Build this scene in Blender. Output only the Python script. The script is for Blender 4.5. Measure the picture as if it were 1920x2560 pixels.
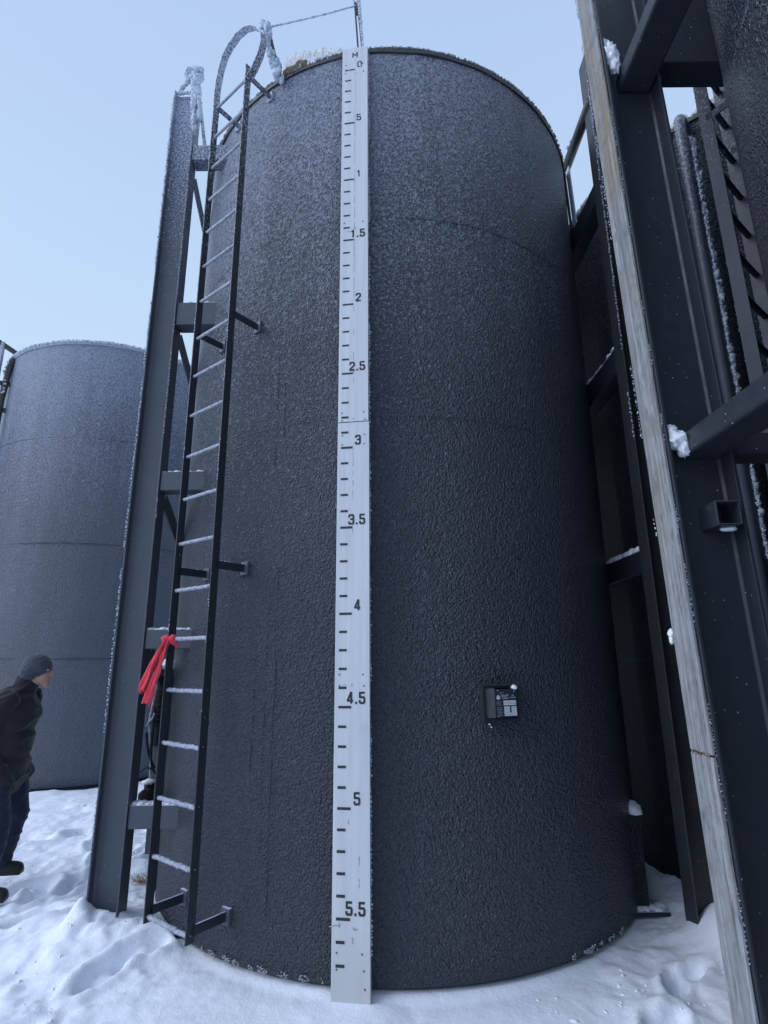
import bpy, bmesh, math, random
import numpy as np
from mathutils import Vector, Matrix, noise as mnoise

random.seed(7); rng = np.random.default_rng(7)
scene = bpy.context.scene
for o in list(bpy.data.objects): bpy.data.objects.remove(o, do_unlink=True)
COL = scene.collection

# ------------------------------------------------------------------ camera
F_PX, PITCH, ROLL, CAM_H = 1389.66, 0.2535, -0.0095, 1.6283
cam_d = bpy.data.cameras.new('camera'); cam = bpy.data.objects.new('camera', cam_d); COL.objects.link(cam)
cam_d.sensor_fit = 'HORIZONTAL'; cam_d.sensor_width = 36.0; cam_d.lens = 36.0 * F_PX / 1920.0
cam_d.clip_start = 0.05; cam_d.clip_end = 2000
_fw = Vector((0, math.cos(PITCH), math.sin(PITCH))); _up = Vector((0, -math.sin(PITCH), math.cos(PITCH))); _rt = Vector((1, 0, 0))
_r2 = _rt * math.cos(ROLL) + _up * math.sin(ROLL); _u2 = _up * math.cos(ROLL) - _rt * math.sin(ROLL)
cam.matrix_world = Matrix(((_r2.x, _u2.x, -_fw.x, 0), (_r2.y, _u2.y, -_fw.y, 0), (_r2.z, _u2.z, -_fw.z, CAM_H), (0, 0, 0, 1)))
scene.camera = cam
scene.render.resolution_x = 768; scene.render.resolution_y = 1024

# ------------------------------------------------------------------ sky, sun, exposure
SUN_EL, SUN_AZ = math.radians(36), math.radians(-104)     # azimuth from +Y towards +X: behind and to the left of the camera
world = bpy.data.worlds.new('World'); scene.world = world; world.use_nodes = True
wn = world.node_tree; wn.nodes.clear()
sky = wn.nodes.new('ShaderNodeTexSky'); sky.sky_type = 'NISHITA'; sky.sun_disc = False
sky.sun_elevation = SUN_EL; sky.sun_rotation = SUN_AZ; sky.altitude = 600
sky.air_density = 1.0; sky.dust_density = 4.0; sky.ozone_density = 2.0
mixw = wn.nodes.new('ShaderNodeMixRGB'); mixw.inputs[0].default_value = 0.86     # an even veil of high cloud over the sky
wc = wn.nodes.new('ShaderNodeTexCoord'); wx = wn.nodes.new('ShaderNodeSeparateXYZ'); wr = wn.nodes.new('ShaderNodeValToRGB')   # the veil is paler towards the horizon, all round
wn.links.new(wc.outputs['Generated'], wx.inputs[0]); wn.links.new(wx.outputs[2], wr.inputs[0])
wr.color_ramp.elements[0].position = 0.0; wr.color_ramp.elements[0].color = (0.66, 0.82, 1.0, 1)
wr.color_ramp.elements[1].position = 1.0; wr.color_ramp.elements[1].color = (0.42, 0.555, 0.87, 1)
e_ = wr.color_ramp.elements.new(0.55); e_.color = (0.535, 0.715, 0.945, 1)
wm = wn.nodes.new('ShaderNodeMixRGB'); wm.blend_type = 'MULTIPLY'; wm.inputs[0].default_value = 1.0; wm.inputs[2].default_value = (10.2, 10.2, 10.2, 1)
wn.links.new(wr.outputs[0], wm.inputs[1]); wn.links.new(wm.outputs[0], mixw.inputs[2])
bg = wn.nodes.new('ShaderNodeBackground'); bg.inputs['Strength'].default_value = 0.087
wo = wn.nodes.new('ShaderNodeOutputWorld')
wn.links.new(sky.outputs[0], mixw.inputs[1]); wn.links.new(mixw.outputs[0], bg.inputs[0]); wn.links.new(bg.outputs[0], wo.inputs[0])
sun_d = bpy.data.lights.new('sun', 'SUN'); sun_d.energy = 1.5; sun_d.angle = math.radians(50); sun_d.color = (0.82, 0.87, 1.0)
sun = bpy.data.objects.new('sun', sun_d); COL.objects.link(sun)
_sd = Vector((math.sin(SUN_AZ) * math.cos(SUN_EL), math.cos(SUN_AZ) * math.cos(SUN_EL), math.sin(SUN_EL)))
sun.rotation_euler = _sd.to_track_quat('Z', 'Y').to_euler()
vs = scene.view_settings; vs.view_transform = 'Standard'; vs.look = 'None'; vs.exposure = 0.32; vs.gamma = 1.0; vs.use_curve_mapping = False

# ------------------------------------------------------------------ materials
class NT:
    def __init__(s, name):
        s.m = bpy.data.materials.new(name); s.m.use_nodes = True; s.t = s.m.node_tree; s.n = s.t.nodes
        s.b = s.n['Principled BSDF']; s.out = s.n['Material Output']
    def new(s, typ, **kw):
        n = s.n.new(typ)
        for k, v in kw.items(): setattr(n, k, v)
        return n
    def link(s, a, b): s.t.links.new(a, b)
    def val(s, node, i, v):
        if hasattr(v, 'default_value') or hasattr(v, 'is_output'): s.link(v, node.inputs[i])
        else: node.inputs[i].default_value = v
    def math(s, op, a, b=0.0, c=None, clamp=False):
        n = s.new('ShaderNodeMath', operation=op); n.use_clamp = clamp; s.val(n, 0, a); s.val(n, 1, b)
        if c is not None: s.val(n, 2, c)
        return n.outputs[0]
    def noise(s, vec, scale, detail=3, rough=0.5, dist=0.0):
        n = s.new('ShaderNodeTexNoise'); n.inputs['Scale'].default_value = scale; n.inputs['Detail'].default_value = detail
        n.inputs['Roughness'].default_value = rough; n.inputs['Distortion'].default_value = dist; s.link(vec, n.inputs['Vector']); return n.outputs[0]
    def vor(s, vec, scale, feature='F1', out=0):
        n = s.new('ShaderNodeTexVoronoi'); n.feature = feature; n.inputs['Scale'].default_value = scale; s.link(vec, n.inputs['Vector']); return n.outputs[out]
    def rng(s, v, a, b, c=0.0, d=1.0, smooth=False):
        n = s.new('ShaderNodeMapRange'); n.interpolation_type = 'SMOOTHSTEP' if smooth else 'LINEAR'
        s.val(n, 0, v); s.val(n, 1, a); s.val(n, 2, b); s.val(n, 3, c); s.val(n, 4, d); return n.outputs[0]
    def mix(s, f, a, b):
        n = s.new('ShaderNodeMixRGB'); s.val(n, 0, f)
        for i, v in ((1, a), (2, b)):
            if isinstance(v, tuple): n.inputs[i].default_value = (*v, 1)
            else: s.link(v, n.inputs[i])
        return n.outputs[0]
    def coord(s, kind='Object', scale=None):
        c = s.new('ShaderNodeTexCoord').outputs[kind]
        if scale:
            m = s.new('ShaderNodeMapping'); m.inputs['Scale'].default_value = scale; s.link(c, m.inputs[0]); c = m.outputs[0]
        return c
    def bump(s, h, strength, dist, prev=None):
        n = s.new('ShaderNodeBump'); n.inputs['Strength'].default_value = strength; n.inputs['Distance'].default_value = dist
        s.link(h, n.inputs['Height'])
        if prev is not None: s.link(prev, n.inputs['Normal'])
        return n.outputs[0]
    def xyz(s, vec):
        n = s.new('ShaderNodeSeparateXYZ'); s.link(vec, n.inputs[0]); return n.outputs
    def fin(s, col=None, rough=None, nor=None, metal=0.0, spec=0.5):
        for k, v in (('Base Color', col), ('Roughness', rough), ('Normal', nor)):
            if v is None: continue
            i = s.b.inputs[k]
            if isinstance(v, tuple): i.default_value = (*v, 1)
            elif isinstance(v, (int, float)): i.default_value = v
            else: s.link(v, i)
        s.b.inputs['Metallic'].default_value = metal; s.b.inputs['Specular IOR Level'].default_value = spec
        return s.m

FROST = (0.53, 0.59, 0.74)

def m_coating(name, base, frost_lo, frost_hi, frost_amt, scale=84.0):
    """rough sprayed black coating with hoar frost that thickens towards the top of the tank"""
    t = NT(name); c = t.coord('Object')
    big = t.noise(c, 0.8, 4, 0.6)
    runs = t.noise(t.coord('Object', (5.5, 5.5, 0.35)), 1.0, 3, 0.55)                   # faint runs down the shell
    h1 = t.noise(c, scale, 2.0, 0.5, 0.25)
    h2 = t.noise(c, scale * 0.5, 2.0, 0.5)
    h = t.math('ADD', h1, t.math('MULTIPLY', h2, 0.7))
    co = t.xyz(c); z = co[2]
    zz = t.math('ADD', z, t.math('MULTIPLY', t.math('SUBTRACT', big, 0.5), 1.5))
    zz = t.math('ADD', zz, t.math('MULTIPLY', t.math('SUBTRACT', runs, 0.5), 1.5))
    zz = t.math('SUBTRACT', zz, t.math('MULTIPLY', co[0], 0.40))                        # frost increases towards the left side
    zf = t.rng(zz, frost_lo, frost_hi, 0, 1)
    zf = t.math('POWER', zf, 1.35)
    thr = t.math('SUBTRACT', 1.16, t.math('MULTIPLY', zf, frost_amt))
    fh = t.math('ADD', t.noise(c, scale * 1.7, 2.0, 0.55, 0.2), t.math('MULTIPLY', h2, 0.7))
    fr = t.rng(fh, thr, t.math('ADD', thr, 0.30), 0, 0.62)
    sp = t.vor(c, 15.0); spk = t.rng(sp, 0.018, 0.07, 0.7, 0.0)                       # single ice grains
    spk = t.math('MULTIPLY', spk, t.rng(big, 0.5, 0.62, 0, 1))
    fr = t.math('MAXIMUM', fr, spk)
    mott = t.math('ADD', t.math('MULTIPLY', big, 0.55), t.math('MULTIPLY', runs, 0.5))
    col0 = t.mix(t.rng(mott, 0.3, 0.75), tuple(x * 0.82 for x in base), tuple(x * 1.22 for x in base))
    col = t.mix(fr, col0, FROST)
    nor = t.bump(h, 1.0, 0.034)
    return t.fin(col, t.rng(fr, 0, 0.6, 0.36, 0.8), nor, spec=0.5)

def m_paint(name, base, frost_z=(4.6, 6.6), frost_amt=0.55, specks=0.6, rust=0.0, top=1.0, speck_mask=0.45):
    t = NT(name); g = t.new('ShaderNodeNewGeometry'); c = g.outputs['Position']
    nz = t.xyz(g.outputs['Normal'])[2]; z = t.xyz(c)[2]
    n1 = t.noise(c, 3.0, 4, 0.6); n2 = t.noise(c, 60.0, 3, 0.6); n3 = t.noise(c, 14.0, 4, 0.6)
    col = t.mix(n1, tuple(x * 0.8 for x in base), tuple(x * 1.25 for x in base))
    if rust: col = t.mix(t.math('MULTIPLY', t.rng(n3, 0.56, 0.68), rust), col, (0.11, 0.065, 0.04))
    zf = t.rng(z, frost_z[0], frost_z[1], 0, frost_amt)
    f1 = t.rng(n2, t.math('SUBTRACT', 0.74, t.math('MULTIPLY', zf, 0.5)), t.math('SUBTRACT', 0.95, t.math('MULTIPLY', zf, 0.5)), 0, 0.7)
    f2 = t.math('MULTIPLY', t.rng(nz, 0.55, 0.8), t.rng(n3, 0.25, 0.5, 0.55, 1.0)); f2 = t.math('MULTIPLY', f2, top)
    v = t.vor(c, 26.0); sp = t.math('MULTIPLY', t.rng(t.math('ADD', v, t.math('MULTIPLY', t.math('SUBTRACT', n2, 0.5), 0.25)), 0.03, 0.09, specks, 0.0), t.rng(n1, speck_mask, speck_mask + 0.1))
    fr = t.math('MAXIMUM', t.math('MAXIMUM', f1, f2), sp)
    col = t.mix(fr, col, FROST)
    nor = t.bump(n2, 0.15, 0.004)
    return t.fin(col, t.rng(n3, 0.3, 0.7, 0.38, 0.55), nor, spec=0.5)

def m_snow(name, col=(0.83, 0.87, 0.95), scale=1.0):
    t = NT(name); c = t.new('ShaderNodeNewGeometry').outputs['Position']
    a = t.noise(c, 9 * scale, 5, 0.6); b = t.noise(c, 90 * scale, 3, 0.6); d = t.noise(c, 320 * scale, 2, 0.6)
    nor = t.bump(a, 0.35, 0.03); nor = t.bump(b, 0.35, 0.006, nor); nor = t.bump(d, 0.25, 0.002, nor)
    cc = t.mix(a, tuple(x * 0.95 for x in col), col)
    t.b.inputs['Subsurface Weight'].default_value = 0.0
    return t.fin(cc, 0.75, nor, spec=0.25)

def m_rime(name, col=(0.62, 0.68, 0.80)):
    t = NT(name); c = t.new('ShaderNodeNewGeometry').outputs['Position']
    a = t.noise(c, 120, 3, 0.6); b = t.noise(c, 45, 3, 0.6)
    cc = t.mix(t.rng(b, 0.35, 0.65), tuple(x * 0.55 for x in col), col)
    return t.fin(cc, 0.7, t.bump(a, 0.6, 0.006), spec=0.3)

M = {}
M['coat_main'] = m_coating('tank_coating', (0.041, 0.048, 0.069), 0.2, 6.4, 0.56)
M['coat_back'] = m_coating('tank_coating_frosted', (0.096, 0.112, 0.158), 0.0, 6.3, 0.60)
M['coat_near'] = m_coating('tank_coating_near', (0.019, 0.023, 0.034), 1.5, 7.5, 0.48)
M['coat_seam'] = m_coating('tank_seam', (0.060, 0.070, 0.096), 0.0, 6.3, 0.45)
M['paint'] = m_paint('black_steel_paint', (0.062, 0.069, 0.092), (3.6, 6.4), 0.78)
M['paint_dark'] = m_paint('black_ladder_paint', (0.013, 0.016, 0.024), (3.4, 6.4), 0.7, 0.7)
M['paint_near'] = m_paint('black_skid_paint', (0.022, 0.026, 0.036), (5.5, 9.0), 0.4, 0.7, speck_mask=0.34)
M['paint_rust'] = m_paint('worn_black_paint', (0.034, 0.035, 0.042), (5.0, 9.0), 0.4, 0.5, rust=0.45)
M['rim'] = m_paint('rim_brown_black', (0.034, 0.033, 0.034), (5.0, 9.5), 0.5, 0.5, rust=0.5, top=0.8)
M['hoop'] = m_paint('frosted_hoop', (0.060, 0.055, 0.052), (4.0, 6.3), 0.80, 0.6, rust=0.5)
M['snow'] = m_snow('snow'); M['clump'] = m_snow('snow_clump', (0.84, 0.87, 0.92), 1.6)
M['rime'] = m_rime('rime'); M['rime_dim'] = m_rime('rime_thin', (0.42, 0.45, 0.52))
M['rung'] = m_rime('rung_frost', (0.40, 0.44, 0.53))

def m_board():
    t = NT('gauge_white'); c = t.coord('Object'); cs = t.coord('Object', (30, 30, 1.2))
    s = t.noise(cs, 1.0, 4, 0.6); a = t.noise(c, 7, 4, 0.6); z = t.xyz(c)[2]
    col = t.mix(t.rng(s, 0.35, 0.7), (0.52, 0.54, 0.575), (0.62, 0.635, 0.66))
    col = t.mix(t.rng(a, 0.62, 0.75, 0, 0.35), col, (0.40, 0.42, 0.45))
    col = t.mix(t.math('MULTIPLY', t.rng(z, 0.05, 0.45, 0.55, 0.0, True), t.rng(s, 0.3, 0.65)), col, (0.42, 0.40, 0.36))
    return t.fin(col, t.rng(a, 0.3, 0.7, 0.35, 0.55), t.bump(s, 0.1, 0.003), spec=0.4)
M['board'] = m_board()
def m_print(name='black_print', col=(0.020, 0.021, 0.026), pale=(0.45, 0.46, 0.50), thr=(0.66, 0.72)):
    t = NT(name); c = t.new('ShaderNodeNewGeometry').outputs['Position']; z = t.xyz(c)[2]
    n = t.noise(c, 55, 4, 0.65)
    wear = t.rng(n, t.rng(z, 4.5, 6.0, thr[0], thr[0] - 0.14), t.rng(z, 4.5, 6.0, thr[1], thr[1] - 0.08), 0, 0.9)
    return t.fin(t.mix(wear, col, pale), 0.55)
M['print'] = m_print()
M['scratch'] = m_print('scratch_grey', (0.26, 0.28, 0.32), (0.60, 0.62, 0.66), (0.5, 0.6))
M['screw'] = m_print('screw_grey', (0.12, 0.12, 0.14))

def m_plank():
    t = NT('worn_streaked_face'); g = t.coord('Object', (34, 34, 0.9)); g2 = t.coord('Object', (90, 90, 2.2)); c = t.coord('Object')
    a = t.noise(g, 1.0, 5, 0.6, 0.4); b = t.noise(g2, 1.0, 4, 0.65, 0.3); d = t.noise(c, 2.3, 4, 0.6)
    e = t.noise(t.coord('Object', (12, 12, 0.55)), 1.0, 5, 0.6, 0.6)
    col = t.mix(t.rng(a, 0.3, 0.7), (0.17, 0.18, 0.20), (0.40, 0.415, 0.44))
    col = t.mix(t.math('MULTIPLY', t.rng(b, 0.54, 0.64), 0.75), col, (0.12, 0.14, 0.145))
    br = t.math('MULTIPLY', t.rng(d, 0.40, 0.58), t.rng(e, 0.36, 0.56, 0.0, 0.85))
    br = t.math('MULTIPLY', br, t.rng(t.xyz(c)[2], 1.6, 3.6, 0.25, 1.0))
    col = t.mix(br, col, (0.25, 0.19, 0.125))
    f = t.noise(t.coord('Object', (60, 60, 9)), 1.0, 5, 0.7, 0.8)
    col = t.mix(t.math('MULTIPLY', t.rng(f, 0.54, 0.64), 0.75), col, (0.11, 0.105, 0.10))
    col = t.mix(t.rng(t.noise(c, 6.0, 5, 0.65), 0.50, 0.66, 0, 0.5), col, (0.13, 0.13, 0.135))
    col = t.mix(t.math('MULTIPLY', t.rng(e, 0.58, 0.70), 0.55), col, (0.46, 0.48, 0.50))
    return t.fin(col, 0.6, t.bump(t.math('ADD', a, t.math('MULTIPLY', b, 0.7)), 0.45, 0.005), spec=0.3)
M['plank'] = m_plank()
def m_cloth(name, a, b, scale, rough=0.9, weave=0):
    t = NT(name); c = t.coord('Object'); n = t.noise(c, scale, 4, 0.6); f = t.noise(c, scale * 14, 3, 0.6)
    nor = t.bump(f, 0.35, 0.003); nor = t.bump(n, 0.4, 0.012, nor)
    m = t.fin(t.mix(n, a, b), rough, nor, spec=0.2); t.b.inputs['Sheen Weight'].default_value = 0.12; return m
M['jacket'] = m_cloth('jacket_fabric', (0.018, 0.015, 0.021), (0.038, 0.032, 0.042), 7)
M['jeans'] = m_cloth('jeans_fabric', (0.013, 0.019, 0.036), (0.028, 0.040, 0.070), 9)
M['beanie'] = m_cloth('beanie_knit', (0.045, 0.055, 0.075), (0.075, 0.09, 0.115), 12)
M['boot'] = m_cloth('boot_rubber', (0.012, 0.013, 0.015), (0.024, 0.025, 0.028), 10, 0.45)
M['skin'] = m_cloth('skin', (0.36, 0.20, 0.16), (0.43, 0.25, 0.20), 6, 0.5)
M['red'] = m_cloth('red_ribbon_cloth', (0.60, 0.040, 0.065), (0.80, 0.10, 0.13), 26, 0.65)
M['plate'] = m_cloth('plate_dark', (0.018, 0.022, 0.034), (0.028, 0.032, 0.046), 9, 0.4)
M['print_white'] = m_cloth('print_white', (0.50, 0.53, 0.58), (0.60, 0.62, 0.66), 40, 0.5)
M['print_grey'] = m_cloth('print_grey', (0.20, 0.22, 0.27), (0.26, 0.28, 0.33), 40, 0.5)
M['grey_steel'] = m_cloth('bracket_steel', (0.05, 0.055, 0.065), (0.085, 0.09, 0.10), 25, 0.5)
M['rubber'] = m_cloth('black_rubber', (0.012, 0.013, 0.016), (0.022, 0.024, 0.028), 12, 0.5)
M['fin'] = m_cloth('motor_black', (0.006, 0.007, 0.009), (0.012, 0.013, 0.016), 12, 0.5)
M['grass'] = m_cloth('dry_grass', (0.24, 0.16, 0.07), (0.36, 0.25, 0.12), 30, 0.8)
M['hole'] = m_cloth('dark_edge', (0.010, 0.011, 0.014), (0.016, 0.017, 0.020), 20, 0.7)
M['crust'] = m_cloth('dirty_snow_crust', (0.55, 0.55, 0.56), (0.70, 0.71, 0.73), 22, 0.85)
M['crust_brown'] = m_cloth('brown_insulation', (0.13, 0.09, 0.055), (0.26, 0.20, 0.14), 26, 0.9)

# ------------------------------------------------------------------ mesh helpers
class MB:
    def __init__(s): s.v = []; s.f = []
    def add(s, vs_, fs_):
        k = len(s.v); s.v += [tuple(v) for v in vs_]; s.f += [tuple(i + k for i in f) for f in fs_]; return s
    def box(s, x0, x1, y0, y1, z0, z1):
        return s.add([(x0, y0, z0), (x1, y0, z0), (x1, y1, z0), (x0, y1, z0), (x0, y0, z1), (x1, y0, z1), (x1, y1, z1), (x0, y1, z1)],
                     [(3, 2, 1, 0), (4, 5, 6, 7), (0, 1, 5, 4), (1, 2, 6, 5), (2, 3, 7, 6), (3, 0, 4, 7)])
    def obox(s, c, a, b, d, ha, hb, hd):
        """oriented box: centre c, unit axes a b d, half sizes"""
        c, a, b, d = Vector(c), Vector(a), Vector(b), Vector(d)
        P = [c + a * (ha * i) + b * (hb * j) + d * (hd * k) for k in (-1, 1) for i, j in ((-1, -1), (1, -1), (1, 1), (-1, 1))]
        fl = a.cross(b).dot(d) < 0
        F = [(3, 2, 1, 0), (4, 5, 6, 7), (0, 1, 5, 4), (1, 2, 6, 5), (2, 3, 7, 6), (3, 0, 4, 7)]
        return s.add(P, [f[::-1] for f in F] if fl else F)
    def bar(s, p, q, w, h, up=(0, 0, 1)):
        p, q = Vector(p), Vector(q); d = (q - p); L = d.length; d.normalize()
        a = d.cross(Vector(up))
        if a.length < 1e-4: a = d.cross(Vector((1, 0, 0)))
        a.normalize(); b = a.cross(d).normalized()
        return s.obox((p + q) / 2, d, a, b, L / 2, w / 2, h / 2)
    def tube(s, pts, r, n=10, cap=True, jitter=0.0):
        pts = [Vector(p) for p in pts]; m = len(pts)
        rr = r if hasattr(r, '__len__') else [r] * m
        d0 = (pts[1] - pts[0]).normalized(); u = d0.orthogonal().normalized(); rings = []
        for i, p in enumerate(pts):
            d = (pts[min(i + 1, m - 1)] - pts[max(i - 1, 0)]).normalized()
            u = (u - d * u.dot(d)).normalized(); w = d.cross(u)
            rings.append([p + (u * math.cos(2 * math.pi * k / n) + w * math.sin(2 * math.pi * k / n)) * rr[i] * (1 + (random.uniform(-jitter, jitter) if jitter else 0)) for k in range(n)])
        V = [v for R_ in rings for v in R_]; Fs = []
        for i in range(m - 1):
            for k in range(n):
                a, b = i * n + k, i * n + (k + 1) % n; Fs.append((a, b, b + n, a + n))
        if cap: Fs.append(tuple(range(n))[::-1]); Fs.append(tuple((m - 1) * n + k for k in range(n)))
        return s.add(V, Fs)
    def lump(s, c, sx, sy, sz, amp=0.25, freq=3.0, sub=3, seed=None, flat=None):
        bm = bmesh.new(); bmesh.ops.create_icosphere(bm, subdivisions=sub, radius=1.0)
        off = Vector((random.uniform(-50, 50),) * 3) if seed is None else Vector((seed * 7.3, seed * 3.1, seed * 1.7))
        V = []
        for v in bm.verts:
            n = v.co.normalized(); k = 1 + amp * (mnoise.noise(n * freq + off) + 0.5 * mnoise.noise(n * freq * 2.3 + off))
            z = n.z * sz * k
            if flat is not None: z = max(z, flat)
            V.append((c[0] + n.x * sx * k, c[1] + n.y * sy * k, c[2] + z))
        Fs = [tuple(l.vert.index for l in f.loops) for f in bm.faces]; bm.free()
        return s.add(V, Fs)
    def prism(s, poly, z0, z1, shear=0.0, zref=0.0):
        n = len(poly)
        V = [(x + shear * (z - zref), y, z) for z in (z0, z1) for x, y in poly]
        return s.add(V, [tuple(range(n))[::-1], tuple(range(n, 2 * n))] + [(i, (i + 1) % n, n + (i + 1) % n, n + i) for i in range(n)])
    def shift(s, dx, dy, dz=0): s.v = [(x + dx, y + dy, z + dz) for x, y, z in s.v]; return s
    def build(s, name, mat, parent=None, smooth=False, bevel=0.0, loc=None):
        me = bpy.data.meshes.new(name)
        V = s.v
        if loc is not None: V = [(x - loc[0], y - loc[1], z - loc[2]) for x, y, z in V]
        me.from_pydata(V, [], s.f); me.update()
        if smooth:
            me.polygons.foreach_set('use_smooth', [True] * len(me.polygons))
        o = bpy.data.objects.new(name, me); COL.objects.link(o)
        if mat is not None: me.materials.append(M[mat] if isinstance(mat, str) else mat)
        if loc is not None: o.location = loc
        if parent is not None:
            o.parent = parent
            if loc is None: o.matrix_parent_inverse = Matrix.Translation(-Vector(abs_loc(parent)))
            else: o.location = Vector(loc) - Vector(abs_loc(parent))
        if bevel:
            b = o.modifiers.new('bevel', 'BEVEL'); b.width = bevel; b.segments = 2; b.limit_method = 'ANGLE'; b.harden_normals = False
        return o
def abs_loc(o):
    l = Vector(o.location)
    while o.parent is not None:
        l = l + (Matrix(o.parent.matrix_basis).to_translation() * 0)
        if o.matrix_parent_inverse != Matrix.Identity(4): return Vector(o.location) * 0 + Vector(o.get('_abs', (0, 0, 0)))
        o = o.parent; l = l + Vector(o.location)
    return l
def thing(name, label, cat, loc=(0, 0, 0), group=None):
    o = bpy.data.objects.new(name, None); COL.objects.link(o); o.location = loc; o.empty_display_size = 0.2
    tag(o, label, cat, group); return o
def tag(o, label, cat=None, group=None):
    o['label'] = label
    if cat: o['category'] = cat
    if group: o['group'] = group
    return o
def lab(o, label): o['label'] = label; return o
def copy_tree(o, parent=None):
    c = o.copy(); COL.objects.link(c); c.parent = parent
    for ch in list(o.children):
        k = copy_tree(ch, c); k.matrix_parent_inverse = ch.matrix_parent_inverse.copy()
    return c

def rime_strip(p, q, r, step=0.02, spread=0.3):
    """bumpy crust of rime along an edge"""
    p, q = Vector(p), Vector(q); L = (q - p).length; n = max(3, int(L / step)); mb = MB(); pts = []; rr = []
    for i in range(n + 1):
        t = i / n; j = Vector((random.uniform(-1, 1), random.uniform(-1, 1), random.uniform(-1, 1))) * r * spread
        pts.append(p.lerp(q, t) + j); rr.append(r * random.uniform(0.35, 1.35))
    return mb.tube(pts, rr, 6, True, 0.3)

def rimes(p, q, r, cover=0.6, step=0.012):
    """broken run of small rime grains along an edge"""
    p, q = Vector(p), Vector(q); L = (q - p).length; mb = MB(); n = int(L / step); off = random.uniform(0, 100)
    for i in range(n):
        t = (i + random.random()) / n; c = p.lerp(q, t)
        if mnoise.noise(Vector((c.z * 5 + off, c.x * 5, c.y * 5))) * 0.7 + 0.5 > cover: continue
        k = r * random.uniform(0.4, 1.3); c = c + Vector((random.uniform(-1, 1), random.uniform(-1, 1), random.uniform(-1, 1))) * r * 0.6
        u = Vector((random.gauss(0, 1), random.gauss(0, 1), random.gauss(0, 1))).normalized(); a = u.orthogonal().normalized(); b = u.cross(a)
        P = [c + u * k, c - u * k, c + a * k, c - a * k, c + b * k, c - b * k]
        mb.add(P, [(0, 2, 4), (0, 4, 3), (0, 3, 5), (0, 5, 2), (1, 4, 2), (1, 3, 4), (1, 5, 3), (1, 2, 5)])
    return mb

# ------------------------------------------------------------------ ground
def _hash(ix, iy, s):
    n = (ix * 374761393 + iy * 668265263 + s * 974634777) & 0x7fffffff
    n = ((n ^ (n >> 13)) * 1274126177) & 0x7fffffff
    return ((n ^ (n >> 16)) & 0xffff) / 65535.0
def vnoise(x, y, s=0):
    ix = np.floor(x).astype(np.int64); iy = np.floor(y).astype(np.int64); fx = x - ix; fy = y - iy
    fx = fx * fx * fx * (fx * (fx * 6 - 15) + 10); fy = fy * fy * fy * (fy * (fy * 6 - 15) + 10)
    a, b, c, d = _hash(ix, iy, s), _hash(ix + 1, iy, s), _hash(ix, iy + 1, s), _hash(ix + 1, iy + 1, s)
    return (a + (b - a) * fx) * (1 - fy) + (c + (d - c) * fx) * fy - 0.5
def fbm(x, y, f, o, s=0, g=0.5):
    r = 0; a = 1.0
    for i in range(o):
        c, si = math.cos(0.7 * i + s), math.sin(0.7 * i + s)
        r = r + a * vnoise((x * c - y * si) * f + 17.3 * i, (x * si + y * c) * f - 9.1 * i, s + i * 13); f *= 2.03; a *= g
    return r
def sstep(a, b, x): t = np.clip((x - a) / (b - a), 0, 1); return t * t * (3 - 2 * t)
CA = (0.075, 5.034); R = 1.81
CE = (-4.55, 9.13); CD = (3.80, 5.00); CC = (3.50, 1.49)
_fr = random.Random(21); FEET = []
for (x0, y0, x1, y1, n) in [(-3.3, 3.0, -1.9, 5.6, 8), (-2.6, 3.4, -2.0, 6.6, 8), (-3.8, 5.2, -2.3, 6.3, 6), (0.9, 2.6, 1.7, 3.5, 5), (-2.3, 2.7, -1.3, 3.6, 5), (-3.0, 5.6, -1.6, 7.0, 5), (-3.6, 2.6, -2.0, 4.6, 7), (-2.2, 4.4, -3.2, 7.2, 7), (0.6, 2.3, 1.3, 3.1, 4)]:
    for i in range(n):
        t = (i + 0.5) / n; a = math.atan2(y1 - y0, x1 - x0) + _fr.uniform(-0.5, 0.5)
        FEET.append((x0 + (x1 - x0) * t + _fr.uniform(-.16, .16), y0 + (y1 - y0) * t + _fr.uniform(-.16, .16), a, _fr.uniform(0.7, 1.1)))
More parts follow.
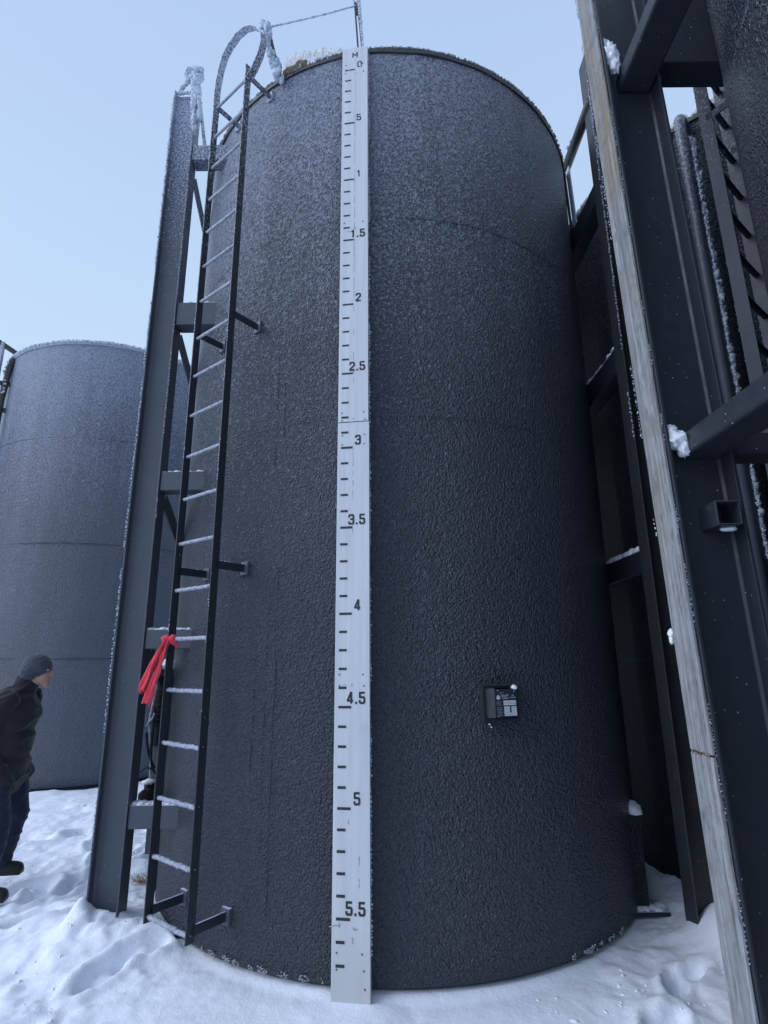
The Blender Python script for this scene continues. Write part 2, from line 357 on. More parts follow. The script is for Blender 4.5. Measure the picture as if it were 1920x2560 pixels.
def hsnow(x, y):
    x = np.asarray(x, float); y = np.asarray(y, float)
    h = 0.05 * fbm(x, y, 0.55, 2, 1)
    left = sstep(-0.9, -1.5, x); right = sstep(0.7, 1.3, x); trample = np.clip(left + right * 0.8, 0, 1) * sstep(14, 9, y) * sstep(-1, 1.2, y)
    trample = np.maximum(trample, 0.22)
    rid = 0.5 - np.abs(fbm(x, y, 2.6, 3, 5))
    h = h + trample * (0.045 * (rid - 0.38) + 0.030 * fbm(x, y, 6.0, 3, 9) + 0.014 * np.abs(fbm(x, y, 15.0, 2, 19))) + 0.006 * fbm(x, y, 22, 2, 3)
    near = sstep(1.0, 0.45, np.abs(x - CA[0]) / 1.2) * sstep(3.6, 3.2, y)
    h = h * (1 - 0.6 * near)
    h = h + 0.10 * np.exp(-(((x + 1.78) / 0.55) ** 2 + ((y - 3.95) / 0.5) ** 2))
    h = h + 0.075 * np.exp(-(((x + 1.87) / 0.06) ** 2 + ((y - 3.87) / 0.10) ** 2)) + 0.05 * np.exp(-(((x + 1.80) / 0.12) ** 2 + ((y - 3.82) / 0.10) ** 2)) + 0.03 * np.exp(-(((x + 1.80) / 0.2) ** 2 + ((y - 3.85) / 0.2) ** 2)) * fbm(x, y, 16, 2, 31) * 2
    h = h + 0.07 * np.exp(-(((x + 1.45) / 0.3) ** 2 + ((y - 3.78) / 0.2) ** 2))
    h = h + 0.09 * sstep(4.2, 7.0, y) * sstep(0.5, -2.5, x)
    h = h + 0.25 * np.exp(-(((x - 2.32) / 0.36) ** 2 + ((y - 3.75) / 0.75) ** 2)) + 0.15 * np.exp(-(((x - 1.93) / 0.16) ** 2 + ((y - 3.64) / 0.25) ** 2)) + 0.10 * np.exp(-(((x - 2.1) / 0.5) ** 2 + ((y - 5.0) / 0.7) ** 2))
    for fx, fy, a, s in FEET:
        dx, dy = x - fx, y - fy; ca, sa = math.cos(a), math.sin(a)
        u = (dx * ca + dy * sa) / (0.17 * s); v = (-dx * sa + dy * ca) / (0.075 * s); q = np.sqrt(u * u + v * v)
        h = h - 0.062 * s * sstep(1.1, 0.8, q) + 0.022 * s * np.exp(-((q - 1.45) / 0.33) ** 2)
    # the wind has scoured the snow away round the foot of each tank
    for c in (CA, CE, CD, CC):
        r = np.hypot(x - c[0], y - c[1]) - R
        k = sstep(0.06, 0.0, r); base = 0.024 if c is CA else (0.03 if c is CE else -0.03)
        h = h * (1 - k) + k * base
    g = np.hypot((x + 0.185) / 0.2, (y - 3.08) / 0.16); h = h * (1 - sstep(1.6, 0.8, g)) + 0.012 * sstep(1.6, 0.8, g)
    return h
def graded(segs):
    out = [segs[0][0]]
    for a, b, st in segs:
        n = max(1, int(round((b - a) / st))); out += list(a + (b - a) * (np.arange(n) + 1) / n)
    return np.array(out)
gx = graded([(-420, -60, 60), (-60, -12, 6), (-12, -6, 0.4), (-6, -3.6, 0.06), (-3.6, 2.6, 0.0175), (2.6, 6, 0.08), (6, 12, 0.5), (12, 60, 6), (60, 420, 60)])
gy_ = graded([(-60, -6, 6), (-6, 0.5, 0.4), (0.5, 2.2, 0.05), (2.2, 5.2, 0.0175), (5.2, 8.0, 0.03), (8, 12, 0.1), (12, 60, 2), (60, 900, 60)])
X, Y = np.meshgrid(gx, gy_); Z = hsnow(X, Y)
nx, ny = len(gx), len(gy_)
me = bpy.data.meshes.new('snow_ground'); me.vertices.add(nx * ny)
me.vertices.foreach_set('co', np.stack([X, Y, Z], -1).astype(np.float32).ravel())
ii = (np.arange(ny - 1)[:, None] * nx + np.arange(nx - 1)[None]).ravel()
q4 = np.stack([ii, ii + 1, ii + nx + 1, ii + nx], -1).ravel()
me.loops.add(len(q4)); me.loops.foreach_set('vertex_index', q4.astype(np.int32))
me.polygons.add(len(ii)); me.polygons.foreach_set('loop_start', (np.arange(len(ii)) * 4).astype(np.int32))
me.polygons.foreach_set('use_smooth', np.ones(len(ii), bool)); me.update(calc_edges=True); me.validate()
me.materials.append(M['snow'])
ground = bpy.data.objects.new('snow_ground', me); COL.objects.link(ground); ground['kind'] = 'structure'
ground['label'] = 'trampled bluish snow covering the yard'
def H(x, y): return float(hsnow(np.array([x]), np.array([y]))[0])

# ------------------------------------------------------------------ tanks
def shell_mesh(z0, z1, n=160, rows=60, amp=0.004, seed=0):
    mb = MB(); V = []
    prof = [(R - 0.03, z0 - 0.02), (R, z0 + 0.01)] + [(R, z0 + (z1 - z0) * (k + 1) / rows) for k in range(rows)]
    for r, z in prof:
        for k in range(n):
            a = 2 * math.pi * k / n; c, s = math.cos(a), math.sin(a)
            d = amp * mnoise.noise(Vector((c * 3, s * 3, z * 1.3 + seed)))
            V.append(((r + d) * c, (r + d) * s, z))
    m = len(prof)
    Fs = [(i * n + k, i * n + (k + 1) % n, (i + 1) * n + (k + 1) % n, (i + 1) * n + k) for i in range(m - 1) for k in range(n)]
    Fs.append(tuple(range(n))[::-1])
    mb.add(V, Fs); return mb
def lathe(prof, n=128, wob=0.0):
    V = []
    for i, (r, z) in enumerate(prof):
        for k in range(n):
            a = 2 * math.pi * k / n; w = wob * mnoise.noise(Vector((math.cos(a) * 9, math.sin(a) * 9, z * 3 + i)))
            V.append(((r + w) * math.cos(a), (r + w) * math.sin(a), z + w))
    m = len(prof)
    return V, [(i * n + k, i * n + (k + 1) % n, (i + 1) * n + (k + 1) % n, (i + 1) * n + k) for i in range(m - 1) for k in range(n)]
def ring(r0, r1, z0, z1, wob=0.0, n=160):
    return MB().add(*lathe([(r0, z0), (r1, z0), (r1, z1), (r0, z1), (r0, z0)], n, wob))
def part(mb, name, mat, root, smooth=False, bevel=0.0, local=False):
    """a part given in world coordinates (or local ones) under a thing that only has a location"""
    l = Vector(root.location)
    if not local: mb.v = [(x - l.x, y - l.y, z - l.z) for x, y, z in mb.v]
    me_ = bpy.data.meshes.new(name); me_.from_pydata(mb.v, [], mb.f); me_.update()
    if smooth: me_.polygons.foreach_set('use_smooth', [True] * len(me_.polygons))
    o = bpy.data.objects.new(name, me_); COL.objects.link(o); o.parent = root
    me_.materials.append(M[mat] if isinstance(mat, str) else mat)
    if name in STUFF: o['kind'] = 'stuff'
    if bevel:
        b = o.modifiers.new('bevel', 'BEVEL'); b.width = bevel; b.segments = 2; b.limit_method = 'ANGLE'
    return o
STUFF = {'frost', 'frost_edge', 'frost_cap', 'frost_grains', 'rim_frost', 'rim_snow', 'base_frost', 'snow_cap', 'plate_snow', 'snow_bits', 'score_line', 'scuff_marks', 'print_table', 'print_lines', 'letters', 'joint_crust', 'torn_insulation', 'frosted_rope', 'lifting_ring'}
def sub(mb, name, mat, par, root, smooth=False, bevel=0.0):
    o = part(mb, name, mat, root, smooth, bevel); o.parent = par; return o

def tank_body(c, label, ztop, coat, group, seams=(1.58, 3.1, 4.6), z0=0.05, rim='rim'):
    root = thing('storage_tank', label, 'tank', (c[0], c[1], 0.0), group)
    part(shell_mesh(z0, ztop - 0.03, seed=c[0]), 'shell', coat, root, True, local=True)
    part(ring(R - 0.06, R + 0.016, ztop - 0.034, ztop + 0.012, 0.005), 'rim', rim, root, False, 0.004, local=True)
    V, Fs = lathe([(R + 0.0, ztop + 0.013), (R * 0.7, ztop + 0.10), (R * 0.35, ztop + 0.16), (0.01, ztop + 0.18)], 96, 0.01)
    part(MB().add(V, Fs), 'roof', 'clump', root, True, local=True)
    for z in seams:
        V, Fs = lathe([(R - 0.006, z - 0.010), (R + 0.0015, z - 0.003), (R + 0.003, z + 0.003), (R - 0.006, z + 0.012)], 300, 0.003)
        part(MB().add(V, Fs), 'seam', 'coat_seam', root, True, local=True)
    return root

def ibeam(x0, x1, y0, y1, z0, z1, tf=0.012, tw=0.010, shear=0.0, zref=0.0):
    """wide flange beam on end: web across x, flanges along y"""
    ym = (y0 + y1) / 2; a, b = ym - tw / 2, ym + tw / 2; f = 0.012
    poly = [(x0, y0), (x0 + tf, y0), (x0 + tf, a - f), (x0 + tf + f, a), (x1 - tf - f, a), (x1 - tf, a - f), (x1 - tf, y0), (x1, y0),
            (x1, y1), (x1 - tf, y1), (x1 - tf, b + f), (x1 - tf - f, b), (x0 + tf + f, b), (x0 + tf, b + f), (x0 + tf, y1), (x0, y1)]
    return MB().prism(poly, z0, z1, shear, zref)
def hollow(c0, c1, half, wall, axis):
    """square hollow tube between two points along x or y"""
    mb = MB(); ax = Vector((1, 0, 0)) if axis == 'x' else Vector((0, 1, 0)); sd = Vector((0, 1, 0)) if axis == 'x' else Vector((1, 0, 0)); up = Vector((0, 0, 1))
    V = []
    for p in (Vector(c0), Vector(c1)):
        for h in (half, half - wall):
            V += [p + sd * (h * i) + up * (h * j) for i, j in ((-1, -1), (1, -1), (1, 1), (-1, 1))]
    Fs = []
    for i in range(4):
        j = (i + 1) % 4
        Fs += [(i, j, 8 + j, 8 + i), (4 + j, 4 + i, 12 + i, 12 + j), (j, i, 4 + i, 4 + j), (8 + i, 8 + j, 12 + j, 12 + i)]
    if axis == 'x': Fs = [f[::-1] for f in Fs]
    return mb.add(V, Fs)

# ---------------------------------------------------------------- main tank
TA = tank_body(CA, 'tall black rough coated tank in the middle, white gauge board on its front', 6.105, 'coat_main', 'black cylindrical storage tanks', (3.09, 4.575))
# skid: two runners on the left, cross tubes to the shell
rA = part(ibeam(-1.842, -1.640, 3.872, 4.006, -0.06, 6.56), 'skid_runner', 'paint', TA, False, 0.003)
lab(rA, 'black steel beam standing upright left of the ladder')
part(ibeam(-1.842, -1.640, 6.055, 6.19, -0.06, 6.56), 'skid_runner', 'paint', TA, False, 0.003)
sub(rimes((-1.842, 3.868, 0.2), (-1.842, 3.868, 6.5), 0.007, 0.66), 'frost_edge', 'rime', rA, TA)
sub(rimes((-1.640, 3.868, 2.6), (-1.640, 3.868, 6.5), 0.006, 0.55), 'frost_edge', 'rime_dim', rA, TA)
sub(rime_strip((-1.83, 3.90, 6.56), (-1.65, 3.90, 6.56), 0.016, 0.012), 'frost_cap', 'rime', rA, TA)
# base plate strip between skid and shell
part(MB().box(-1.66, -1.22, 3.80, 3.92, 0.035, 0.05), 'base_plate', 'paint_dark', TA)
for z0, z1 in ((0.585, 0.722), (1.690, 1.818), (2.815, 2.958), (4.185, 4.385), (5.80, 5.955)):
    tu = part(MB().box(-1.638, -1.285, 3.885, 4.01, z0, z1), 'cross_tube', 'paint', TA, False, 0.006)
    cap = MB()
    for k in range(7):
        x = -1.62 + 0.045 * k
        cap.lump((x, 3.94 + random.uniform(-.015, .015), z1 + 0.001), 0.035, 0.05, random.uniform(0.008, 0.020), 0.3, 3, 2, flat=-0.001)
    sub(cap, 'snow_cap', 'clump', tu, TA, True)
for z in (5.72, 4.15, 2.78, 1.66):
    part(MB().bar((-1.652, 4.02, z), (-1.652, 6.05, z - 2.1 + 0.75), 0.012, 0.12), 'brace', 'paint', TA)
# ladder
LN = Vector((-0.617, -0.786, 0)); LT = Vector((0.785, -0.62, 0)).normalized()
PL, PR = Vector((-1.3376, 3.5645, 0)), Vector((-1.0196, 3.3135, 0))
RAIL_W, RAIL_T = 0.052, 0.010
def ladder(root, PLv, PRv, zlo_l, zlo_r, zhi_l, zhi_r, rung_z, stand_z, stand_len, nrm, mat, rime_mat, tan, rung_mat=None):
    for P, a, b in ((PLv, zlo_l, zhi_l), (PRv, zlo_r, zhi_r)):
        mb = MB().obox((P.x, P.y, (a + b) / 2), nrm, tan, (0, 0, 1), RAIL_W / 2, RAIL_T / 2, (b - a) / 2)
        rail = part(mb, 'ladder_rail', mat, root, False, 0.002)
        fr = rimes(P + nrm * (RAIL_W / 2) - Vector((0, 0, -a - 1.5)), P + nrm * (RAIL_W / 2) + Vector((0, 0, b)), 0.0045, 0.5)
        sub(fr, 'frost_edge', rime_mat, rail, root)
        for z in rung_z:
            c = P + tan * (RAIL_T / 2 + 0.003) + Vector((0, 0, z))
            bolt = MB().tube([c - tan * 0.004, c + tan * 0.004], 0.011, 8); sub(bolt, 'bolt', mat, rail, root)
    for z in rung_z:
        a, b = PLv + tan * 0.004, PRv - tan * 0.004; n = 60; pts = []; rr = []
        k = max(0.0, min(1.0, (3.2 - z) / 2.4))
        for i in range(n + 1):
            p = a.lerp(b, i / n); pts.append((p.x, p.y, z + random.uniform(-.0012, .0012) * (1 + 2 * k))); rr.append((0.018 if rung_mat else 0.0108) + 0.0022 * k * random.uniform(0.1, 1.2))
        part(MB().tube(pts, rr, 10, True, 0.05 + 0.10 * k), 'ladder_rung', rung_mat or ('rung' if z < 3.6 else 'rime_dim'), root, True)
    for z in stand_z:
        for P in (PLv, PRv):
            q = P - nrm * stand_len
            s_ = part(MB().obox(((P.x + q.x) / 2, (P.y + q.y) / 2, z), nrm, tan, (0, 0, 1), stand_len / 2 - 0.002, 0.005, 0.024), 'standoff', mat, root)
            foot = MB().obox((q.x, q.y, z), tan, (0, 0, 1), nrm, 0.034, 0.042, 0.012)
            sub(foot, 'foot_plate', 'paint', s_, root, False, 0.004)
            fr = rimes((P.x, P.y, z + 0.025), (q.x, q.y, z + 0.025), 0.004, 0.5); sub(fr, 'frost_edge', rime_mat, s_, root)
rz = [0.235 + 0.3015 * i for i in range(20)]
ladder(TA, PL, PR, 0.205, 0.205, 6.02, 6.08, rz, [0.262, 2.172, 3.893, 5.985], 0.225, LN, 'paint_dark', 'rime', LT)
# hoop over the ladder head
Lm = (PL + PR) / 2
def LP(u, z, off=0.0): p = Lm + LT * u + LN * off; return Vector((p.x, p.y, z))
hp = [(-.205, 5.90), (-.212, 6.05), (-.208, 6.2), (-.185, 6.34), (-.14, 6.46), (-.065, 6.52), (.03, 6.548), (.13, 6.53), (.225, 6.465), (.305, 6.37), (.36, 6.27), (.375, 6.16), (.345, 6.06), (.285, 5.985), (.215, 5.93)]
hoop = MB(); Vh = []; 
hpp = []
for i in range(len(hp) - 1):
    for k in range(3): t = k / 3; hpp.append((hp[i][0] * (1 - t) + hp[i + 1][0] * t, hp[i][1] * (1 - t) + hp[i + 1][1] * t))
hpp.append(hp[-1]); n = len(hpp)
for i, (u, z) in enumerate(hpp):
    du = hpp[min(i + 1, n - 1)][0] - hpp[max(i - 1, 0)][0]; dz = hpp[min(i + 1, n - 1)][1] - hpp[max(i - 1, 0)][1]; l = math.hypot(du, dz); nu, nz_ = dz / l, -du / l
    for off, th in ((0.028, 0), (-0.028, 0), (-0.028, 0.007), (0.028, 0.007)):
        Vh.append(LP(u + nu * th, z + nz_ * th, off))
hoop.add(Vh, [(i * 4 + k, i * 4 + (k + 1) % 4, i * 4 + 4 + (k + 1) % 4, i * 4 + 4 + k) for i in range(n - 1) for k in range(4)] + [(3, 2, 1, 0), tuple((n - 1) * 4 + k for k in range(4))])
ho = part(hoop, 'ladder_hoop', 'hoop', TA); lab(ho, 'frosted flat steel hoop arching over the top of the ladder')
# frosted stay from the hoop to the rim, cable and post
pa, pb = LP(.375, 6.36), Vector((-0.80, 3.40, 6.06))
st = part(MB().bar(pa, pb, 0.055, 0.02, (-.6, -.8, 0)), 'hoop_stay', 'rim', TA)
fr = MB()
for i in range(26):
    t = i / 25; c = pa.lerp(pb, t); fr.lump((c.x + random.uniform(-.02, .02), c.y + random.uniform(-.02, .01), c.z), .030, .026, .05, .3, 2.0, 2)
sub(fr, 'frost', 'rime', st, TA, True)
po = MB(); pt, pbm = Vector((-0.195, 3.40, 6.93)), Vector((-0.138, 3.42, 6.10))
for s_ in (-0.019, 0.019): po.bar(pbm + Vector((s_, 0, 0)), pt + Vector((s_ * 0.6, 0, 0)), 0.013, 0.03, (0, -1, 0))
po.bar(pbm, pbm.lerp(pt, 0.28), 0.03, 0.022, (0, -1, 0)); po.bar(pbm.lerp(pt, 0.78), pt, 0.03, 0.022, (0, -1, 0))
post = part(po, 'rim_post', 'rim', TA)
fr = MB()
for i in range(30):
    t = i / 29; c = pbm.lerp(pt, t) + Vector((0.022, -.01, 0)); fr.lump((c.x, c.y, c.z), .010 + .008 * t, .012, .022, .5, 2.5, 1)
for i in range(6): fr.lump((pt.x + random.uniform(-.02, .02), pt.y, pt.z + random.uniform(-.06, .02)), .02, .02, .03, .4, 2.5, 2)
sub(fr, 'frost', 'rime', post, TA, True)
ca_, cb_ = LP(.40, 6.30), Vector((-0.19, 3.395, 6.83)); pts = []; rr = []
for i in range(50):
    t = i / 49; p = ca_.lerp(cb_, t); p.z -= 0.012 * math.sin(math.pi * t); pts.append(p); rr.append(0.0045 + random.uniform(0, 0.004))
part(MB().tube(pts, rr, 6, True, 0.3), 'guard_cable', 'rime', TA, True)
# snow and torn insulation on the rim, left of the gauge
fr = MB()
for i in range(46):
    t = i / 45; a = math.atan2(3.40 - CA[1], -0.76 - CA[0]) * (1 - t) + math.atan2(3.27 - CA[1], -0.30 - CA[0]) * t
    rr_ = R - 0.012; hgt = 0.11 * (1 - t) ** 0.8 + 0.035
    fr.lump((CA[0] + rr_ * math.cos(a), CA[1] + rr_ * math.sin(a), 6.115 + hgt * random.uniform(.3, .9)), .035, .035, .03 + hgt * .4, .45, 2.5, 2)
part(fr, 'rim_snow', 'crust', TA, True)
fr = MB()
for i in range(9):
    a = math.atan2(3.42 - CA[1], -0.74 - CA[0]) + i * 0.012; fr.lump((CA[0] + (R + .01) * math.cos(a), CA[1] + (R + .01) * math.sin(a), 6.135 + random.uniform(-.01, .03)), .028, .022, .028, .5, 3, 2)
part(fr, 'torn_insulation', 'crust_brown', TA, True)
# light rime on the rest of the rim
fr = MB()
for i in range(420):
    a = random.uniform(math.radians(-175), math.radians(-5)); fr.lump((CA[0] + (R + .016) * math.cos(a), CA[1] + (R + .016) * math.sin(a), 6.112 + random.uniform(-.006, .006)), .009, .009, .008, .5, 3, 1)
part(fr, 'rim_frost', 'rime_dim', TA, True)
# lifting ring and frosted rope at the head of the runner
fr = MB(); ringp = []
for k in range(17):
    a = 2 * math.pi * k / 16; ringp.append((-1.705 + 0.065 * math.cos(a), 3.93 + 0.02 * math.cos(a), 6.80 + 0.075 * math.sin(a)))
fr.tube(ringp, 0.022, 8, False, 0.25)
for i in range(16): fr.lump((-1.70 + random.uniform(-.06, .06), 3.925 + random.uniform(-.02, .02), 6.80 + random.uniform(-.06, .09)), .03, .028, .03, .5, 3, 2)
lug = part(fr, 'lifting_ring', 'rime', TA, True)
fr = MB()
for (x0, z0, x1, z1, r0) in ((-1.72, 6.72, -1.80, 6.58, .014), (-1.675, 6.74, -1.64, 6.10, .026), (-1.655, 6.72, -1.60, 6.25, .024), (-1.69, 6.70, -1.665, 6.35, .026)):
    for i in range(34):
        t = i / 33; fr.lump((x0 + (x1 - x0) * t + random.uniform(-.008, .008), 3.895 + random.uniform(-.012, .012), z0 + (z1 - z0) * t), r0 * random.uniform(.7, 1.15), r0 * .9, r0 * 1.5, .45, 2.4, 1)
part(MB().bar((-1.665, 3.93, 6.72), (-1.545, 3.93, 5.97), 0.02, 0.05, (0, -1, 0)), 'lug_strap', 'hoop', TA)
sub(fr, 'frosted_rope', 'rime', lug, TA, True)
# small bracket and foot at the right base of the tank
br = part(MB().prism([(1.40, 4.03), (1.665, 4.03), (1.665, 4.16), (1.40, 4.5)], 0.07, 0.60), 'side_bracket', 'coat_near', TA, False, 0.02)
part(MB().box(1.50, 1.765, 3.985, 4.18, 0.040, 0.066), 'foot_plate', 'paint_dark', TA, False, 0.004)
sub(MB().lump((1.64, 4.12, 0.605), 0.055, 0.09, 0.075, 0.3, 2, 3, 4, flat=-0.004), 'snow_cap', 'clump', br, TA, True)
fr = MB()
for i in range(14): fr.lump((1.53 + i * 0.0165, 4.06 + random.uniform(-.03, .03), 0.068), 0.03, 0.05, 0.016, .3, 3, 2, flat=-0.001)
part(fr, 'plate_snow', 'clump', TA, True)
# crusts of rime along the bottom edge
def base_crust(a0, a1, n, r0, name):
    fr = MB()
    for i in range(n):
        a = math.radians(random.uniform(a0, a1)); w = mnoise.noise(Vector((a * 30, 0, 3)))
        if w < (-0.1 if n > 500 else 0.0): continue
        fr.lump((CA[0] + (R + .004) * math.cos(a), CA[1] + (R + .004) * math.sin(a), 0.062 + random.uniform(-.012, .014)), r0 * random.uniform(.5, 1.3), r0 * random.uniform(.5, 1.3), r0 * random.uniform(.5, 1.2), .5, 3, 1)
    part(fr, name, 'rime_dim', TA, True)
base_crust(-128, -98, 420, 0.0040, 'base_frost'); base_crust(-60, -42, 150, 0.0065, 'base_frost')
# faint vertical weld ridges in the coating, beside the ladder
for deg, z0, z1 in ((-115.5, 0.6, 3.9), (-113.6, 0.3, 3.4), (-118.2, 1.0, 2.6)):
    a = math.radians(deg); pts = []; rr = []
    for i in range(90):
        t = i / 89; aa = a + 0.006 * mnoise.noise(Vector((0, deg, t * 9))); pts.append((CA[0] + (R - .004) * math.cos(aa), CA[1] + (R - .004) * math.sin(aa), z0 + (z1 - z0) * t)); rr.append(0.0052 + 0.004 * mnoise.noise(Vector((3, deg, t * 25))))
    part(MB().tube(pts, rr, 6), 'coating_ridge', 'coat_main', TA, True)
# data plate in its frame
an = math.atan2(3.315 - CA[1], 0.632 - CA[0]); PN = Vector((math.cos(an), math.sin(an), 0)); PT = Vector((-math.sin(an), math.cos(an), 0)); PC = Vector((CA[0], CA[1], 1.37)) + PN * R
if PT.x < 0: PT = -PT
UPZ = Vector((0, 0, 1))
fb = MB(); hw, hh = 0.112, 0.095
fb.obox(PC + PN * 0.012 + UPZ * (hh - .006), PT, UPZ, PN, hw, 0.008, 0.03); fb.obox(PC + PN * 0.012 - UPZ * (hh - .006), PT, UPZ, PN, hw, 0.008, 0.03)
fb.obox(PC + PN * 0.012 + PT * (hw - .008), PT, UPZ, PN, 0.009, hh - .015, 0.03); fb.obox(PC + PN * 0.012 - PT * (hw - .008), PT, UPZ, PN, 0.009, hh - .015, 0.03)
dp = part(fb, 'data_plate', 'hole', TA, False, 0.004); lab(dp, 'small framed data plate with white print on the tank')
c0 = PC + PN * 0.05
sub(MB().obox(c0 + PT * 0.024 - UPZ * 0.002, PT, UPZ, PN, 0.068, 0.074, 0.003), 'plate', 'plate', dp, TA, False, 0.001)
PT2 = (PT * 0.9 + PN * 0.435).normalized(); PN2 = PT2.cross(UPZ); PN2 = PN2 if PN2.dot(PN) > 0 else -PN2
sub(MB().obox(c0 - PT * 0.068 - PN * 0.012, PT2, UPZ, PN2, 0.026, 0.078, 0.003), 'bracket_leg', 'grey_steel', dp, TA, False, 0.001)
def on_plate(u0, u1, v0, v1, lift=0.0045): return MB().obox(c0 + PT * ((u0 + u1) / 2) + UPZ * ((v0 + v1) / 2) + PN * lift, PT, UPZ, PN, abs(u1 - u0) / 2, abs(v1 - v0) / 2, 0.0006)
# photo units: plate spans x 480..1230, y 290..1290 of a close view
def pu(x): return -0.042 + (x - 490) / 760 * 0.134
def pv(y): return 0.072 - (y - 300) / 960 * 0.148
W = MB()
for x0, x1, y0, y1 in ((760, 1205, 690, 745), (760, 1205, 752, 800), (760, 1205, 807, 855), (775, 975, 895, 945), (1030, 1215, 895, 945), (775, 975, 952, 1000), (1030, 1215, 952, 1000), (775, 975, 1007, 1050), (1030, 1215, 1007, 1050), (775, 975, 1056, 1100), (1030, 1215, 1056, 1100), (780, 1220, 1106, 1155), (780, 1220, 1162, 1215)):
    q = on_plate(pu(x0), pu(x1), pv(y0), pv(y1)); W.add(q.v, q.f)
sub(W, 'print_table', 'print_white', dp, TA)
W = MB()
for x0, x1, y in ((520, 680, 730), (520, 640, 780), (520, 680, 835), (525, 705, 935), (530, 710, 985), (535, 700, 1040), (540, 745, 1090), (540, 700, 1145), (540, 700, 1200)):
    q = on_plate(pu(x0), pu(x1), pv(y - 9), pv(y + 9)); W.add(q.v, q.f)
for x0, x1, y0, y1 in ((1065, 1140, 500, 540), (1005, 1210, 570, 608), (630, 775, 405, 430)):
    q = on_plate(pu(x0), pu(x1), pv(y0), pv(y1)); W.add(q.v, q.f)
sub(W, 'print_lines', 'print_grey', dp, TA)
# the drop mark: round below, pointed on top
V = []
for k in range(28):
    a = 2 * math.pi * k / 28; x, y = 585 + 66 * math.cos(a), 588 - 66 * math.sin(a)
    if math.sin(a) > 0.45: y = 588 - 66 * (0.45 + (math.sin(a) - 0.45) * 2.05); x = 585 + 66 * math.cos(a) * (1 - (math.sin(a) - .45) * 0.9)
    V.append(c0 + PT * pu(x) + UPZ * pv(y) + PN * 0.005)
sub(MB().add(V, [tuple(range(28))]), 'drop_mark', 'print_white', dp, TA)
W = MB()   # the block letters beside it, worn beyond reading in the photograph
def stroke(pts, w, depth=0.0008):
    mb = MB()
    for (x0, y0), (x1, y1) in zip(pts[:-1], pts[1:]):
        p = c0 + PT * pu(x0) + UPZ * pv(y0) + PN * 0.005; q = c0 + PT * pu(x1) + UPZ * pv(y1) + PN * 0.005
        b_ = MB().bar(p, q, w, depth, PN); mb.add(b_.v, b_.f)
    return mb
for pl in ([(690, 575), (690, 480), (745, 575), (745, 480)], [(770, 480), (792, 575), (815, 500), (838, 575), (860, 480)], [(885, 575), (885, 480), (960, 480)], [(885, 525), (940, 525)]):
    q = stroke(pl, 0.0042); W.add(q.v, q.f)
q = stroke([(725, 615), (945, 608)], 0.0075); W.add(q.v, q.f)
sub(W, 'letters', 'print_grey', dp, TA)
fr = MB().lump(c0 + PT * 0.085 + UPZ * 0.080 - PN * .01, 0.020, 0.02, 0.015, .3, 2, 2, 3); fr.lump(c0 + PT * 0.098 + UPZ * 0.062 - PN * .02, 0.008, 0.012, 0.02, .3, 2, 2, 5)
for u, v, r in ((-.088, .076, .004), (-.092, -.085, .006), (-.07, -.112, .007), (-.06, -.128, .005), (.108, .0, .005), (.108, -.03, .004), (.078, -.058, .004), (-.03, -.072, .004), (-.026, .066, .005), (.076, .06, .004)):
    fr.lump(c0 + PT * u + UPZ * v - PN * (.0 if abs(u) < .08 and v > -.09 else .03), r, r, r, .4, 3, 1)
sub(fr, 'snow_bits', 'clump', dp, TA, True)

# ---------------------------------------------------------------- level gauge
GP = Vector((-0.185, 3.182, 0)); GN = Vector((-0.139, -0.990, 0)).normalized(); GT = Vector((0.990, -0.139, 0)).normalized()
TG = thing('level_gauge', 'tall white level gauge board with black metre marks, fixed up the front of the tank', 'gauge board', (GP.x, GP.y, 0))
def gp(u, z, d=0.0): return GP + GT * u + GN * d + UPZ * z
ZS = 5.8616
U0, U1 = -0.0965, 0.0965
def board(z0, z1, u0, u1, name):
    mb = MB(); t = 0.004; dpth = 0.030
    mb.obox(gp((u0 + u1) / 2, (z0 + z1) / 2, -t / 2), GT, UPZ, GN, (u1 - u0) / 2, (z1 - z0) / 2, t / 2)
    for u in (u0 + t / 2, u1 - t / 2): mb.obox(gp(u, (z0 + z1) / 2, -t - dpth / 2), GT, UPZ, GN, t / 2, (z1 - z0) / 2, dpth / 2)
    return part(mb, name, 'board', TG, False, 0.0012)
ZJ = ZS - 2.832
b1 = board(-0.05, ZJ - 0.0025, U0, U1 + .002, 'board_panel'); b2 = board(ZJ + 0.0025, 6.074, U0 + .001, U1 - .002, 'board_panel')
lab(b1, 'lower panel of the gauge board, standing in the snow'); lab(b2, 'upper panel of the gauge board, reaching past the rim')
part(MB().obox(gp(0, ZJ, -0.012), GT, UPZ, GN, 0.09, 0.03, 0.004), 'joint_strap', 'hole', TG)
part(rimes(gp(U1, 0.2, -.012), gp(U1, 6.05, -.012), 0.0055, 0.72), 'frost_edge', 'rime', TG)
part(rimes(gp(U1 + .004, 0.2, -.025), gp(U1 + .004, 6.05, -.025), 0.006, 0.62), 'frost_edge', 'rime', TG)
part(rimes(gp(U0, 3.5, -.012), gp(U0, 6.05, -.012), 0.004, 0.5), 'frost_edge', 'rime_dim', TG)
Wd = U1 - U0
def fu(f): return U0 + Wd * f
ticks = {}
def tick(f0, f1, s, h=0.0066):
    key = (f0, f1, h)
    if key not in ticks:
        mb = MB().obox((0, 0, 0), GT, UPZ, GN, Wd * (f1 - f0) / 2, h, 0.0005); me_ = bpy.data.meshes.new('tick_mark'); me_.from_pydata(mb.v, [], mb.f); me_.materials.append(M['print']); ticks[key] = me_
    o = bpy.data.objects.new('tick_mark', ticks[key]); COL.objects.link(o); o.parent = TG
    o.location = gp(fu((f0 + f1) / 2), ZS - s, 0.0012) - GP
